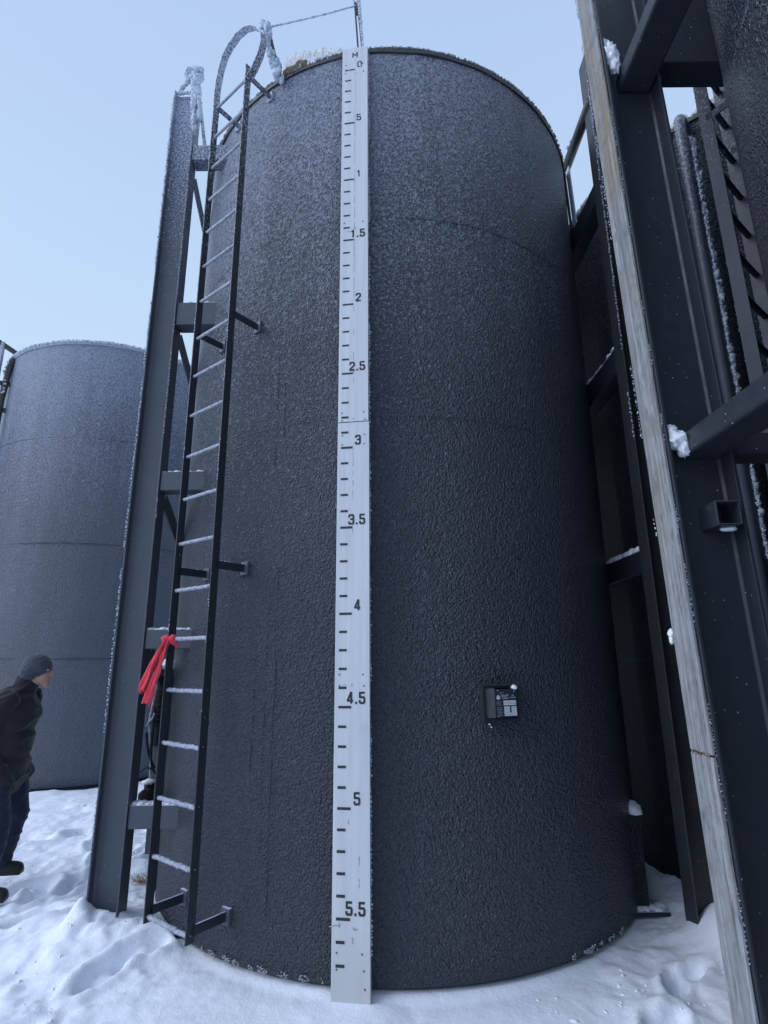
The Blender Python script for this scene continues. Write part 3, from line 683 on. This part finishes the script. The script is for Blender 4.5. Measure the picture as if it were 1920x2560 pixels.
for i in range(0, 58):
    s = i / 10; tick(0.115, 0.485 if i % 5 == 0 else 0.345, s, 0.0058 if i < 28 else 0.0066)
DIG = {'0': [[(.15, 0), (.85, 0), (1, .12), (1, .88), (.85, 1), (.15, 1), (0, .88), (0, .12), (.15, 0)]],
       '1': [[(.2, .82), (.58, 1), (.58, 0)]],
       '2': [[(0, .78), (0, .9), (.15, 1), (.82, 1), (1, .88), (1, .64), (.05, .12), (0, 0), (1, 0)]],
       '3': [[(0, .80), (0, .9), (.15, 1), (.85, 1), (1, .88), (1, .62), (.85, .53), (.38, .53)], [(.85, .53), (1, .43), (1, .12), (.85, 0), (.15, 0), (0, .1), (0, .2)]],
       '4': [[(.72, 0), (.72, 1), (.62, 1), (0, .30), (0, .22), (1, .22)]],
       '5': [[(.95, 1), (.05, 1), (.05, .56), (.85, .56), (1, .44), (1, .12), (.85, 0), (.15, 0), (0, .12), (0, .22)]],
       '.': [[(.0, .0), (.0, .02)]], 'M': [[(0, 0), (0, 1), (.5, .35), (1, 1), (1, 0)]]}
def numeral(txt, uc, zb, h, w, gap, lw):
    total = sum((lw if ch == '.' else w) for ch in txt) + gap * (len(txt) - 1); u = uc - total / 2; mb = MB()
    for ch in txt:
        for pl in DIG[ch]:
            P = [gp(u + lw / 2 + (0 if ch == '.' else x * (w - lw)), zb + lw / 2 + y * (h - lw), 0.0012) for x, y in pl]
            for j, (p, q) in enumerate(zip(P[:-1], P[1:])):
                d = (q - p).normalized(); e = lw * (0.5 if ch == '.' else 0.30)
                b_ = MB().bar(p - d * e + GN * 0.00004 * j, q + d * e + GN * 0.00004 * j, lw, 0.0006, GN); mb.add(b_.v, b_.f)
        u += (lw if ch == '.' else w) + gap
    return part(mb, 'numeral', 'print', TG)
for s, txt in ((0, '0'), (.5, '5'), (1, '1'), (1.5, '1.5'), (2, '2'), (2.5, '2.5'), (3, '3'), (3.5, '3.5'), (4, '4'), (4.5, '4.5'), (5, '5'), (5.5, '5.5')):
    h, w, lw = 0.064, 0.037, 0.0112
    if len(txt) == 1: numeral(txt, fu(0.655 if s > 0 else 0.68), ZS - s + 0.016, h * (0.9 if s < 1.2 else 1), w * (0.9 if s < 1.2 else 1), 0, lw * (0.75 if s < 1.2 else 1))
    else: numeral(txt, fu(0.625), ZS - s + 0.016, h, w, 0.0085, lw)
numeral('M', fu(0.50), ZS + 0.115, 0.05, 0.042, 0, 0.008)
# scored line down the middle of the board, screws, scuffs
mb = MB(); random.seed(5)
for z0, z1 in ((4.45, 5.86), (3.62, 4.38), (3.30, 3.60), (2.2, 3.0)):
    n = int((z1 - z0) / 0.03)
    for i in range(n):
        if random.random() < (0.15 if z0 > 4 else 0.45): continue
        mb.obox(gp(fu(0.50 + random.uniform(-.006, .006)), z0 + 0.03 * (i + .5), 0.0009), GT, UPZ, GN, random.uniform(.0006, .0018), 0.017, 0.0003)
part(mb, 'score_line', 'scratch', TG)
for s, sp_ in ((-.05, (.13, .8)), (.03, (.12, .82)), (1.36, (.14, .82)), (1.41, (.5,)), (2.77, (.13, .84)), (2.82, (.14, .87)), (2.92, (.15, .87)), (2.98, (.15, .87)), (4.33, (.13, .82)), (4.39, (.15, .84)), (5.645, (.13, .81)), (5.715, (.14, .85)), (5.79, (.86,))):
    for f in sp_:
        c = gp(fu(f + random.uniform(-.012, .012)), ZS - s, 0.0); part(MB().tube([c - GN * 0.001, c + GN * 0.0025], 0.0048, 8), 'screw', 'screw', TG)
mb = MB()
for s, f, du, dz in ((5.53, .08, .03, .002), (5.525, .2, .004, .012), (5.54, .62, .012, .006), (5.59, .55, .003, .014), (5.06, .42, .002, .012), (5.24, .72, .0018, .02), (5.34, .72, .0018, .02), (4.385, .3, .012, .0015), (4.385, .5, .003, .006), (4.66, .22, .003, .003), (1.43, .3, .012, .002), (2.81, .5, .01, .002)):
    mb.obox(gp(fu(f), ZS - s, 0.001), (GT * .9 + UPZ * .3 * random.uniform(-1, 1)).normalized(), (UPZ * .9).normalized(), GN, du, dz, 0.0003)
part(mb, 'scuff_marks', 'scratch', TG)

# ---------------------------------------------------------------- tank at the left, behind
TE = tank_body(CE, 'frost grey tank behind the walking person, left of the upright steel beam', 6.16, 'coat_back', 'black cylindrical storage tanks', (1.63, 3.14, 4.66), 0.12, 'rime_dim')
def frosted(pts, r, name, root, mat='rim', seed=0):
    o = part(MB().tube(pts, r, 10), name, mat, root, True)
    fr = MB(); P = [Vector(p) for p in pts]
    for a, b in zip(P[:-1], P[1:]):
        m = max(2, int((b - a).length / 0.05))
        for i in range(m):
            c = a.lerp(b, (i + random.random()) / m); fr.lump((c.x + random.uniform(-r, r), c.y - r * .6, c.z + random.uniform(0, r)), r * .5, r * .5, r * .5, .5, 3, 1)
    sub(fr, 'frost', 'rime', o, root, True); return o
frosted([(-5.78, 7.66, 2.0), (-5.76, 7.68, 5.45), (-5.745, 7.69, 5.7), (-5.73, 7.70, 6.0), (-5.715, 7.71, 6.10), (-5.68, 7.74, 6.15), (-5.62, 7.80, 6.16)], 0.045, 'vent_pipe', TE)
part(MB().bar((-5.90, 7.58, 6.36), (-5.62, 7.79, 6.19), 0.03, 0.07), 'guard_rail', 'rim', TE)
part(MB().bar((-5.84, 7.62, 4.0), (-5.84, 7.62, 6.36), 0.05, 0.05), 'rail_post', 'rime_dim', TE)
for z in (5.70, 5.27, 4.4, 3.6): part(MB().bar((-5.84, 7.66, z), (-5.66, 7.76, z), 0.03, 0.07), 'pipe_bracket', 'rim', TE)
fr = MB()
for i in range(260):
    a = math.radians(random.uniform(-150, -30)); fr.lump((CE[0] + (R + .012) * math.cos(a), CE[1] + (R + .012) * math.sin(a), 6.17 + random.uniform(-.008, .014)), .03, .03, .018, .5, 3, 1)
part(fr, 'rim_frost', 'rime', TE, True)

# ---------------------------------------------------------------- tank at the right, further back
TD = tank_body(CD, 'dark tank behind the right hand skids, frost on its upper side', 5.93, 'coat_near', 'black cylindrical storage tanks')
rD = part(ibeam(1.785, 1.99, 3.70, 3.842, 0.0, 6.7), 'skid_runner', 'paint_rust', TD, False, 0.003); lab(rD, 'narrow rusty black beam between the main tank and the pale plank')
part(ibeam(1.785, 1.99, 5.88, 6.02, 0.0, 6.7), 'skid_runner', 'paint_rust', TD, False, 0.003)
sub(rimes((1.783, 3.70, 3.0), (1.783, 3.70, 6.6), 0.007, 0.72), 'frost_edge', 'rime', rD, TD)
sub(rimes((1.992, 3.70, 1.2), (1.992, 3.70, 6.6), 0.006, 0.6), 'frost_edge', 'rime', rD, TD)
for z0, z1 in ((2.17, 2.33), (3.72, 3.92), (5.30, 5.48)):
    tu = part(MB().box(1.80, 1.93, 3.845, 5.878, z0, z1), 'cross_tube', 'paint_near', TD, False, 0.008)
    if 1 < z0 < 5:
        cap = MB()
        for k in range(34):
            cap.lump((1.845 + random.uniform(-.012, .012), 3.88 + 0.06 * k, z1 + 0.001), 0.05, 0.065, random.uniform(0.035, 0.055), 0.3, 3, 2, flat=-0.001)
        sub(cap, 'snow_cap', 'clump', tu, TD, True)
    part(MB().box(1.992, 2.34, 3.715, 3.83, z0, z1), 'cross_tube', 'paint_near', TD, False, 0.006)
frosted([(1.80, 3.72, 6.20), (1.80, 4.40, 6.20)], 0.045, 'top_rail', TD)
part(MB().bar((1.80, 4.33, 5.48), (1.80, 4.36, 6.17), 0.012, 0.075, (0, 1, 0)), 'rail_post', 'rime', TD)
part(MB().bar((1.785, 4.39, 5.48), (1.785, 4.42, 6.17), 0.02, 0.02), 'rail_brace', 'rim', TD)
part(MB().box(1.992, 2.30, 3.705, 3.838, 0.15, 0.29), 'foot_channel', 'paint_rust', TD, False, 0.004)
# frosted riser pipe on its shell
pd = Vector((2.41, 3.56, 0)); rd = Vector((CD[0] - pd.x, CD[1] - pd.y, 0)).normalized()
pts = [pd + UPZ * 0.3, pd + UPZ * 5.72] + [pd + rd * (0.10 * (1 - math.cos(t))) + UPZ * (5.72 + 0.14 * math.sin(t)) for t in (.3, .6, .9, 1.2, 1.57)] + [pd + rd * 0.35 + UPZ * 5.86]
pp = part(MB().tube(pts, 0.042, 14), 'riser_pipe', 'paint', TD, True)
sub(rime_strip(pd + Vector((.058, -.02, 2.4)), pd + Vector((.072, -.012, 5.6)), 0.022, 0.018, 0.5), 'frost', 'rime', pp, TD, True)
sub(rimes(pd + Vector((.05, -.03, 2.2)), pd + Vector((.05, -.03, 5.6)), 0.012, 0.95, 0.006), 'frost_grains', 'rime', pp, TD)
fr = MB()
for i in range(200):
    a = math.radians(random.uniform(-180, -90)); fr.lump((CD[0] + (R + .0) * math.cos(a), CD[1] + (R + .0) * math.sin(a), 5.955 + random.uniform(-.01, .03)), .03, .03, .03, .5, 3, 1)
part(fr, 'rim_snow', 'clump', TD, True)

# ---------------------------------------------------------------- nearest tank, right edge
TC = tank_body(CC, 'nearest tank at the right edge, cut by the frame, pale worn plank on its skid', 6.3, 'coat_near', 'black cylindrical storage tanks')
SH, ZR = -0.0165, 2.6
def sx(x, z): return x + SH * (z - ZR)
rC = part(ibeam(1.38, 1.695, 2.535, 2.74, -0.1, 6.9, 0.016, 0.012, SH, ZR), 'skid_runner', 'paint_near', TC, False, 0.003)
lab(rC, 'nearest upright black beam at the right, its left face pale and worn')
part(ibeam(1.38, 1.695, 0.30, 0.505, -0.1, 6.9, 0.016, 0.012), 'skid_runner', 'paint_near', TC, False, 0.003)
def plank(z0, z1):
    mb = MB(); n = 40; V = []
    for i in range(n + 1):
        z = z0 + (z1 - z0) * i / n; j = 0.0025 * mnoise.noise(Vector((0, 3, z * 6))); k = 0.0025 * mnoise.noise(Vector((5, 3, z * 6)))
        for x, y in ((1.378, 2.550 + j), (1.378, 2.728 + k), (1.362, 2.728 + k), (1.362, 2.550 + j)): V.append((sx(x, z), y, z))
    mb.add(V, [(i * 4 + a, i * 4 + (a + 1) % 4, i * 4 + 4 + (a + 1) % 4, i * 4 + 4 + a) for i in range(n) for a in range(4)] + [(3, 2, 1, 0), tuple(n * 4 + a for a in range(4))])
    return mb
for z0, z1 in ((-0.1, 1.196), (1.204, 6.9)):
    w_ = part(plank(z0, z1), 'worn_plank', 'plank', TC, False, 0.004)
    lab(w_, 'pale grey streaked plank face, lower piece' if z0 < 0 else 'pale grey streaked plank face, long upper piece')
fr = MB()
for i in range(26): fr.lump((sx(1.362, 1.2), 2.555 + random.uniform(0, .165), 1.2 + random.uniform(-.01, .01)), .003, .008, .004, .5, 3, 1)
part(fr, 'joint_crust', 'crust_brown', TC, True)
part(rimes((sx(1.362, 2.2), 2.737, 2.2), (sx(1.362, 6.2), 2.737, 6.2), 0.0045, 0.5), 'frost_edge', 'rime', TC)
part(rimes((sx(1.37, .4), 2.534, .4), (sx(1.37, 6.2), 2.534, 6.2), 0.004, 0.45), 'frost_edge', 'rime_dim', TC)
# cross tubes towards the near runner (along y) and to the shell (along x)
for zb in (2.565, 4.915):
    x0, x1 = sx(1.478, zb), sx(1.672, zb); 
    tu = part(MB().box(x0, x1, 0.51, 2.630, zb, zb + 0.115), 'cross_tube', 'paint_near', TC, False, 0.014)
    part(MB().box(sx(1.697, zb), 2.25, 2.56, 2.72, zb + (0.005 if zb < 3 else 0.155), zb + (0.115 if zb < 3 else 1.1)), 'saddle_plate', 'paint_near', TC, False, 0.005)
st_ = part(hollow((1.595, 2.490, 2.255), (1.595, 2.628, 2.255), 0.0585, 0.009, 'y'), 'receiver_tube', 'paint_near', TC, False, 0.003)
lab(st_, 'short open square tube welded to the near beam')
sub(MB().lump((1.62, 2.55, 2.190), 0.04, 0.03, 0.012, .3, 3, 2, 3), 'snow_bits', 'clump', st_, TC, True)
# its ladder, seen edge on beyond the beam
CN = Vector((-0.62, 0.785, 0)).normalized(); CT = Vector((0.785, 0.62, 0)).normalized(); QN = Vector((2.135, 2.886, 0)); QF = QN + CT * 0.405
RAIL_W, RAIL_T = 0.075, 0.010
z1_ = 1.6283 + 3.59 * 0.9193
ladder(TC, QN, QF, 0.3, 0.3, 6.3, 6.3, [z1_ - 0.305 * 12 + 0.305 * i for i in range(16)], [z1_ + 0.09, 2.2], 0.20, CN, 'paint', 'rime_dim', CT, 'paint_dark')
RAIL_W, RAIL_T = 0.052, 0.010

# ------------------------------------------------------------------ snow clumps resting on things
def clump(label, lumps, name='snow_clump', mat='clump'):
    mb = MB(); z = lumps[0]
    for L in lumps: mb.lump(L[:3], *L[3:6], 0.5, 3.2, 3)
    l = (z[0], z[1], z[2]); mb.v = [(a - l[0], b - l[1], c - l[2]) for a, b, c in mb.v]
    me_ = bpy.data.meshes.new(name); me_.from_pydata(mb.v, [], mb.f); me_.polygons.foreach_set('use_smooth', [True] * len(me_.polygons)); me_.materials.append(M[mat])
    o = bpy.data.objects.new(name, me_); COL.objects.link(o); o.location = l; tag(o, label, 'snow', 'snow clumps wedged on the steelwork'); return o
clump('snow clump wedged on the lower cross tube against the pale plank', [(1.445, 2.575, 2.645, .055, .05, .05), (1.425, 2.59, 2.69, .04, .05, .045), (1.47, 2.56, 2.60, .03, .03, .045)])
clump('snow clump wedged on the upper cross tube near the top of the frame', [(sx(1.43, 5), 2.575, 5.14, .05, .05, .08), (sx(1.41, 5), 2.59, 5.21, .035, .04, .06), (sx(1.45, 5), 2.565, 5.06, .03, .03, .06)])
clump('small snow clump on the left edge of the pale plank', [(sx(1.358, 1.55), 2.74, 1.72, .012, .02, .022), (sx(1.356, 1.5), 2.742, 1.69, .009, .012, .02)])

mb = MB(); rc = random.Random(4)
for i in range(900):
    if i < 650: x, y = rc.uniform(-3.4, -1.3), rc.uniform(2.5, 7.2)
    else: x, y = rc.uniform(0.7, 2.2), rc.uniform(2.5, 4.2)
    if math.hypot(x - CA[0], y - CA[1]) < R + .06 or mnoise.noise(Vector((x * 1.5, y * 1.5, 3))) < -0.05: continue
    r_ = rc.uniform(.004, .010) * (2.2 if rc.random() < .08 else 1); mb.lump((x, y, H(x, y) - r_ * .15), r_ * rc.uniform(.8, 1.5), r_ * rc.uniform(.8, 1.5), r_ * .8, .5, 2.5, 1)
cr_ = mb.build('snow_crumbs', 'clump', None, True); cr_['kind'] = 'stuff'; cr_['label'] = 'crumbs of broken snow scattered over the trampled ground'
# ------------------------------------------------------------------ red ribbon on the ladder
TR = thing('red_ribbon', 'red cloth ribbon knotted round the left rail of the ladder', 'ribbon', (-1.3376, 3.5645, 1.735))
mb = MB()
for i in range(7): mb.lump((-1.335 + random.uniform(-.028, .034), 3.535 + random.uniform(-.012, .012), 1.735 + random.uniform(-.024, .02)), .024, .02, .017, .55, 2.2, 3)
part(mb, 'knot', 'red', TR, True)
mb = MB().tube([(-1.368, 3.55, 1.745), (-1.345, 3.528, 1.742), (-1.315, 3.53, 1.73), (-1.30, 3.55, 1.715), (-1.292, 3.545, 1.695)], [.010, .016, .015, .013, .009], 8, True, 0.25); part(mb, 'wrap', 'red', TR, True)
def ribbon(p0, p1, w0, w1, folds, sag, ph):
    n, m = 34, 15; V = []; p0, p1 = Vector(p0), Vector(p1); d = (p1 - p0).normalized(); side = Vector((0.80, -0.55, 0.0)).normalized(); side = (side - d * side.dot(d)).normalized(); nn = d.cross(side)
    for sgn in (0, 1):
        for i in range(n + 1):
            t = i / n; c = p0.lerp(p1, t); c.z += sag * math.sin(math.pi * t); w = w0 + (w1 - w0) * t ** 0.8
            for j in range(m + 1):
                s_ = j / m - 0.5; ed = 0.05 * mnoise.noise(Vector((s_ * 9, ph, 0))) * max(0.0, (t - 0.85) / 0.15)
                f = folds * math.sin(s_ * 13 + ph + 1.2 * t) * (0.35 + 0.75 * t) + 0.45 * folds * math.sin(s_ * 25 + 4 * t + ph) + 0.9 * folds * mnoise.noise(Vector((s_ * 4, t * 5, ph)))
                V.append(c + side * (s_ * w) + nn * (f + sgn * 0.0016) + d * ed)
    k = (n + 1) * (m + 1); Fs = []
    for i in range(n):
        for j in range(m):
            a = i * (m + 1) + j; Fs += [(a, a + 1, a + m + 2, a + m + 1), (k + a + m + 1, k + a + m + 2, k + a + 1, k + a)]
    for i in range(n): a = i * (m + 1); Fs += [(a, a + m + 1, k + a + m + 1, k + a), (a + m, k + a + m, k + a + 2 * m + 1, a + 2 * m + 1)]
    for j in range(m): Fs += [(j, k + j, k + j + 1, j + 1), (n * (m + 1) + j + 1, k + n * (m + 1) + j + 1, k + n * (m + 1) + j, n * (m + 1) + j)]
    return MB().add(V, Fs)
part(ribbon((-1.352, 3.535, 1.752), (-1.468, 3.50, 1.435), .024, .060, .012, .022, 0.4), 'ribbon_tail', 'red', TR, True)
part(ribbon((-1.338, 3.525, 1.735), (-1.428, 3.49, 1.372), .030, .074, .013, .006, 2.1), 'ribbon_tail', 'red', TR, True)

# ------------------------------------------------------------------ pump behind the ladder
TPm = thing('pump', 'dark pump motor and hoses behind the ladder, white cap on top', 'pump', (-1.64, 4.33, 0.6))
pm = MB().tube([(-1.635, 4.35, 1.02), (-1.635, 4.35, 1.46), (-1.635, 4.35, 1.50)], [.095, .095, .085], 24); part(pm, 'motor_body', 'fin', TPm, True)
for i in range(9): part(MB().add(*[(lambda V, Fs: ([(x - 1.635, y + 4.35, z) for x, y, z in V], Fs))(*lathe([(.09, 1.16 + i * .034), (.112, 1.16 + i * .034), (.112, 1.168 + i * .034), (.09, 1.168 + i * .034)], 32))][0]), 'cooling_fin', 'fin', TPm)
part(MB().tube([(-1.635, 4.35, 1.50), (-1.635, 4.35, 1.53), (-1.635, 4.35, 1.56)], [.105, .105, .07], 24), 'cap', 'grey_steel', TPm, True)
part(MB().lump((-1.635, 4.35, 1.56), .10, .10, .06, .15, 2, 3, 3, flat=-.01), 'snow_cap', 'clump', TPm, True)
part(MB().box(-1.70, -1.53, 4.36, 4.44, 0.3, 1.30), 'mount_plate', 'paint', TPm, False, .004)
part(MB().tube([(-1.58, 4.34, 0.10), (-1.58, 4.34, 1.04)], .045, 16), 'discharge_pipe', 'fin', TPm, True)
def hose(pts, r, name='hose', mat='rubber'):
    P = [Vector(p) for p in pts]; out = []
    for i in range(len(P) - 1):
        a = P[max(i - 1, 0)]; b = P[i]; c = P[i + 1]; d = P[min(i + 2, len(P) - 1)]
        for k in range(6):
            t = k / 6; out.append(0.5 * ((2 * b) + (c - a) * t + (2 * a - 5 * b + 4 * c - d) * t * t + (3 * b - a - 3 * c + d) * t ** 3))
    out.append(P[-1]); return part(MB().tube(out, r, 8), name, mat, TPm, True)
hose([(-1.66, 4.22, 1.44), (-1.675, 4.21, 1.30), (-1.69, 4.22, 1.18), (-1.665, 4.23, 1.0), (-1.655, 4.23, .74)], .008, 'cable', 'rime_dim')
hose([(-1.70, 4.20, 1.12), (-1.68, 4.21, 1.0), (-1.655, 4.22, .93), (-1.63, 4.23, .88)], .010)
hose([(-1.66, 4.22, 1.28), (-1.66, 4.215, 1.0), (-1.64, 4.22, .88), (-1.61, 4.23, .84)], .010)
hose([(-1.72, 4.20, .86), (-1.68, 4.20, .89), (-1.64, 4.20, .88)], .007, 'strap')
hose([(-1.70, 4.2, 1.16), (-1.685, 4.2, 1.19), (-1.66, 4.2, 1.22), (-1.655, 4.2, 1.25)], .007, 'cable', 'rime_dim')
vv = MB().tube([(-1.655, 4.23, .62), (-1.655, 4.23, .79)], [.035, .035], 14); vv.tube([(-1.72, 4.23, .70), (-1.59, 4.23, .70)], .026, 12); vv.tube([(-1.655, 4.16, .72), (-1.655, 4.23, .72)], .04, 12)
part(vv, 'valve', 'fin', TPm, True, .003)
part(MB().lump((-1.655, 4.22, .795), .045, .04, .02, .3, 2, 2, 2), 'valve_snow', 'clump', TPm, True)

# ------------------------------------------------------------------ tuft of dry grass
mb = MB()
for i in range(90):
    a = random.uniform(0, 6.28); x, y = -1.83 + random.gauss(0, .06), 4.72 + random.gauss(0, .05); z = H(x, y); L = random.uniform(.06, .16)
    p = Vector((x, y, z - .01)); q = p + Vector((math.cos(a) * L * .8, math.sin(a) * L * .8, L * random.uniform(.1, .5))); mid = (p + q) / 2 + UPZ * .012; w = Vector((-math.sin(a), math.cos(a), 0)) * .0025
    mb.add([p - w, p + w, mid + w, mid - w, q], [(0, 1, 2, 3), (3, 2, 4)])
l = (-1.83, 4.72, H(-1.83, 4.72)); mb.v = [(a - l[0], b - l[1], c - l[2]) for a, b, c in mb.v]
me_ = bpy.data.meshes.new('dry_grass'); me_.from_pydata(mb.v, [], mb.f); me_.materials.append(M['grass']); o = bpy.data.objects.new('dry_grass', me_); COL.objects.link(o); o.location = l
o['kind'] = 'stuff'; o['label'] = 'tuft of flattened dry grass poking through snow behind the skid'; o['category'] = 'grass'

# ------------------------------------------------------------------ person
def voxel(mb, name, mat, root, vox, smooth=6, disp=0.0, freq=10, off=0.0):
    me_ = bpy.data.meshes.new(name); me_.from_pydata(mb.v, [], mb.f)
    o = bpy.data.objects.new(name, me_); COL.objects.link(o)
    r = o.modifiers.new('r', 'REMESH'); r.mode = 'VOXEL'; r.voxel_size = vox; r.use_smooth_shade = True
    s_ = o.modifiers.new('s', 'SMOOTH'); s_.iterations = smooth; s_.factor = 0.5
    dg = bpy.context.evaluated_depsgraph_get(); dg.update(); m2 = bpy.data.meshes.new_from_object(o.evaluated_get(dg)); o.modifiers.clear(); o.data = m2; m2.name = name
    if disp:
        nrm = [v.normal.copy() for v in m2.vertices]
        for v, n in zip(m2.vertices, nrm):
            c = v.co; q = Vector((c.x * freq * .5 + c.z * freq * .35, c.y * freq * .5, c.z * freq * 1.3 - c.x * freq * .9 + off)); f = mnoise.noise(q) + 0.35 * mnoise.noise(q * 2.4)
            v.co = c + n * (disp * (0.75 - min(1.0, abs(f) * 3.2)))
    m2.polygons.foreach_set('use_smooth', [True] * len(m2.polygons)); m2.materials.clear(); m2.materials.append(M[mat])
    o.parent = root; return o
def cone(mb, p, q, r0, r1, sq=1.0):
    p, q = Vector(p), Vector(q); m = 8; pts = []; rr = []; d = (q - p); L = d.length; dn = d.normalized()
    for a in (-1, -.86, -.5): pts.append(p + dn * r0 * a); rr.append(r0 * math.sqrt(max(0.02, 1 - a * a)))
    for i in range(m + 1): t = i / m; pts.append(p.lerp(q, t)); rr.append(r0 + (r1 - r0) * t)
    for a in (.5, .86, 1): pts.append(q + dn * r1 * a); rr.append(r1 * math.sqrt(max(0.02, 1 - a * a)))
    mb.tube(pts, rr, 16); return mb
def ell(mb, c, a, b, d, rot=0.0):
    bm = bmesh.new(); bmesh.ops.create_icosphere(bm, subdivisions=3, radius=1.0); cr, sr = math.cos(rot), math.sin(rot); V = []
    for v in bm.verts:
        x, y, z = v.co.x * a, v.co.y * b, v.co.z * d; V.append((c[0] + x * cr + z * sr, c[1] + y, c[2] - x * sr + z * cr))
    mb.add(V, [tuple(l_.vert.index for l_ in f.loops) for f in bm.faces]); bm.free(); return mb
# local frame: x is where the person faces, -y is the right side
TPn = thing('person', 'person in a grey knit cap and dark jacket bending forward at the left edge', 'person', (-2.90, 4.60, 0.0)); TPn.rotation_euler.z = math.radians(8)
gL = 0.075; gR = 0.045
hipL, hipR = (-.02, .10, .86), (-.04, -.10, .86)
kneeL, ankL = (.07, .12, .50), (.00, .10, gL + .09)
kneeR, ankR = (.10, -.24, .47), (.10, -.33, gR + .09)
shL, shR = (.02, .19, 1.32), (.01, -.19, 1.31)
elR, wrR = (-.15, -.27, 1.05), (-.02, -.20, .89)
elL, wrL = (-.13, .27, 1.05), (-.02, .20, .89)
hd = Vector((.115, 0, 1.545))
def hand(mb, w, dirv, side):
    w = Vector(w); d = Vector(dirv).normalized(); s_ = Vector((0, side, 0)); s_ = (s_ - d * s_.dot(d)).normalized(); n = d.cross(s_)
    cone(mb, w, w + d * .05, .026, .030)
    ell(mb, w + d * .065, .04, .022, .042)
    for i, (o_, L) in enumerate(((-.026, .066), (-.009, .075), (.009, .070), (.025, .055))):
        a = w + d * .092 + n * o_; b = a + d * L * .5 + s_ * .006 * (1 if side < 0 else 1); c = b + d * L * .42 - s_ * .018; cone(mb, a, b, .0095, .0088); cone(mb, b, c, .0085, .0075)
    a = w + d * .035 + n * -.030; b = a + d * .035 - n * .022; cone(mb, a, b, .012, .0105); cone(mb, b, b + d * .03, .0105, .008)
body = MB()
ell(body, hd, .088, .072, .108, 0.45); ell(body, hd + Vector((.05, 0, -.055)), .058, .052, .065, 0.3)      # skull, jaw
ell(body, hd + Vector((.108, 0, -.035)), .020, .014, .026, 0.5)                                           # nose
ell(body, hd + Vector((.088, 0, -.088)), .022, .026, .010, 0.3); ell(body, hd + Vector((.082, 0, -.118)), .026, .028, .020, 0.3)   # mouth, chin
for s_ in (-1, 1):
    ell(body, hd + Vector((-.01, s_ * .074, -.03)), .020, .010, .032, 0.3)       # ears
    ell(body, hd + Vector((.092, s_ * .032, .0)), .016, .018, .010)              # brows and eyes
cone(body, hd + Vector((-.02, 0, -.06)), (.02, 0, 1.36), .055, .062)
ell(body, (.0, 0, 1.20), .105, .165, .20); ell(body, (-.03, 0, .95), .105, .150, .17)
for h_, k_, a_, g_ in ((hipL, kneeL, ankL, gL), (hipR, kneeR, ankR, gR)):
    cone(body, h_, k_, .080, .055); cone(body, k_, a_, .048, .030); cone(body, a_, (a_[0] + .07, a_[1], g_ + .04), .028, .022)
for s1, e1, w1, sd_ in ((shL, elL, wrL, 1), (shR, elR, wrR, -1)):
    cone(body, s1, e1, .050, .040); cone(body, e1, w1, .040, .028); hand(body, w1, Vector(w1) - Vector(e1), sd_)
bd = voxel(body, 'body', 'skin', TPn, 0.0075, 2)
jk = MB()
ell(jk, (.015, 0, 1.20), .150, .215, .20, .18); ell(jk, (-.005, 0, 1.02), .158, .200, .20, .1); ell(jk, (-.02, 0, .86), .160, .195, .15); cone(jk, (.0, -.05, 1.35), (.01, .05, 1.35), .085, .085)
ell(jk, (-.015, 0, 1.32), .13, .20, .10, .3); ell(jk, (-.09, 0, 1.20), .13, .20, .17, 0); ell(jk, (-.10, 0, 1.0), .12, .19, .2, 0)
cone(jk, (.02, 0, 1.36), (.05, 0, 1.455), .092, .082)                                                    # stand up collar
cone(jk, shL, elL, .085, .070); cone(jk, elL, wrL, .068, .048)
cone(jk, (shR[0], shR[1], shR[2]), elR, .090, .074); cone(jk, elR, wrR, .072, .058); cone(jk, wrR, (.07, -.16, .76), .060, .060); cone(jk, wrL, (.07, .16, .76), .055, .055)
cone(jk, (-.02, -.08, .78), (-.02, .08, .78), .150, .150)
voxel(jk, 'jacket', 'jacket', TPn, 0.0075, 4, 0.015, 6.5, 3.0)
tr = MB()
ell(tr, (-.03, 0, .86), .135, .175, .13)
for h_, k_, a_ in ((hipL, kneeL, ankL), (hipR, kneeR, ankR)): cone(tr, h_, k_, .105, .078); cone(tr, k_, (a_[0], a_[1], a_[2] - .005), .078, .070)
voxel(tr, 'trousers', 'jeans', TPn, 0.011, 5, 0.010, 9.0, 9.0)
for a_, g_ in ((ankL, gL), (ankR, gR)):
    bt = MB(); cone(bt, (a_[0], a_[1], a_[2] + .10), (a_[0], a_[1], a_[2] - .02), .058, .055); cone(bt, (a_[0] - .02, a_[1], g_ + .05), (a_[0] + .13, a_[1], g_ + .035), .050, .044)
    bt.box(a_[0] - .075, a_[0] + .165, a_[1] - .045, a_[1] + .045, g_ - .005, g_ + .03)
    voxel(bt, 'boot', 'boot', TPn, 0.009, 4)
cp = MB(); ell(cp, hd + Vector((-.005, 0, .030)), .112, .097, .100, 0.42); ell(cp, hd + Vector((-.06, 0, -.020)), .070, .086, .062, 0.5); cone(cp, hd + Vector((-.035, -.02, .0)), hd + Vector((-.035, .02, .0)), .088, .088)
voxel(cp, 'knit_cap', 'beanie', TPn, 0.008, 4, 0.004, 22)
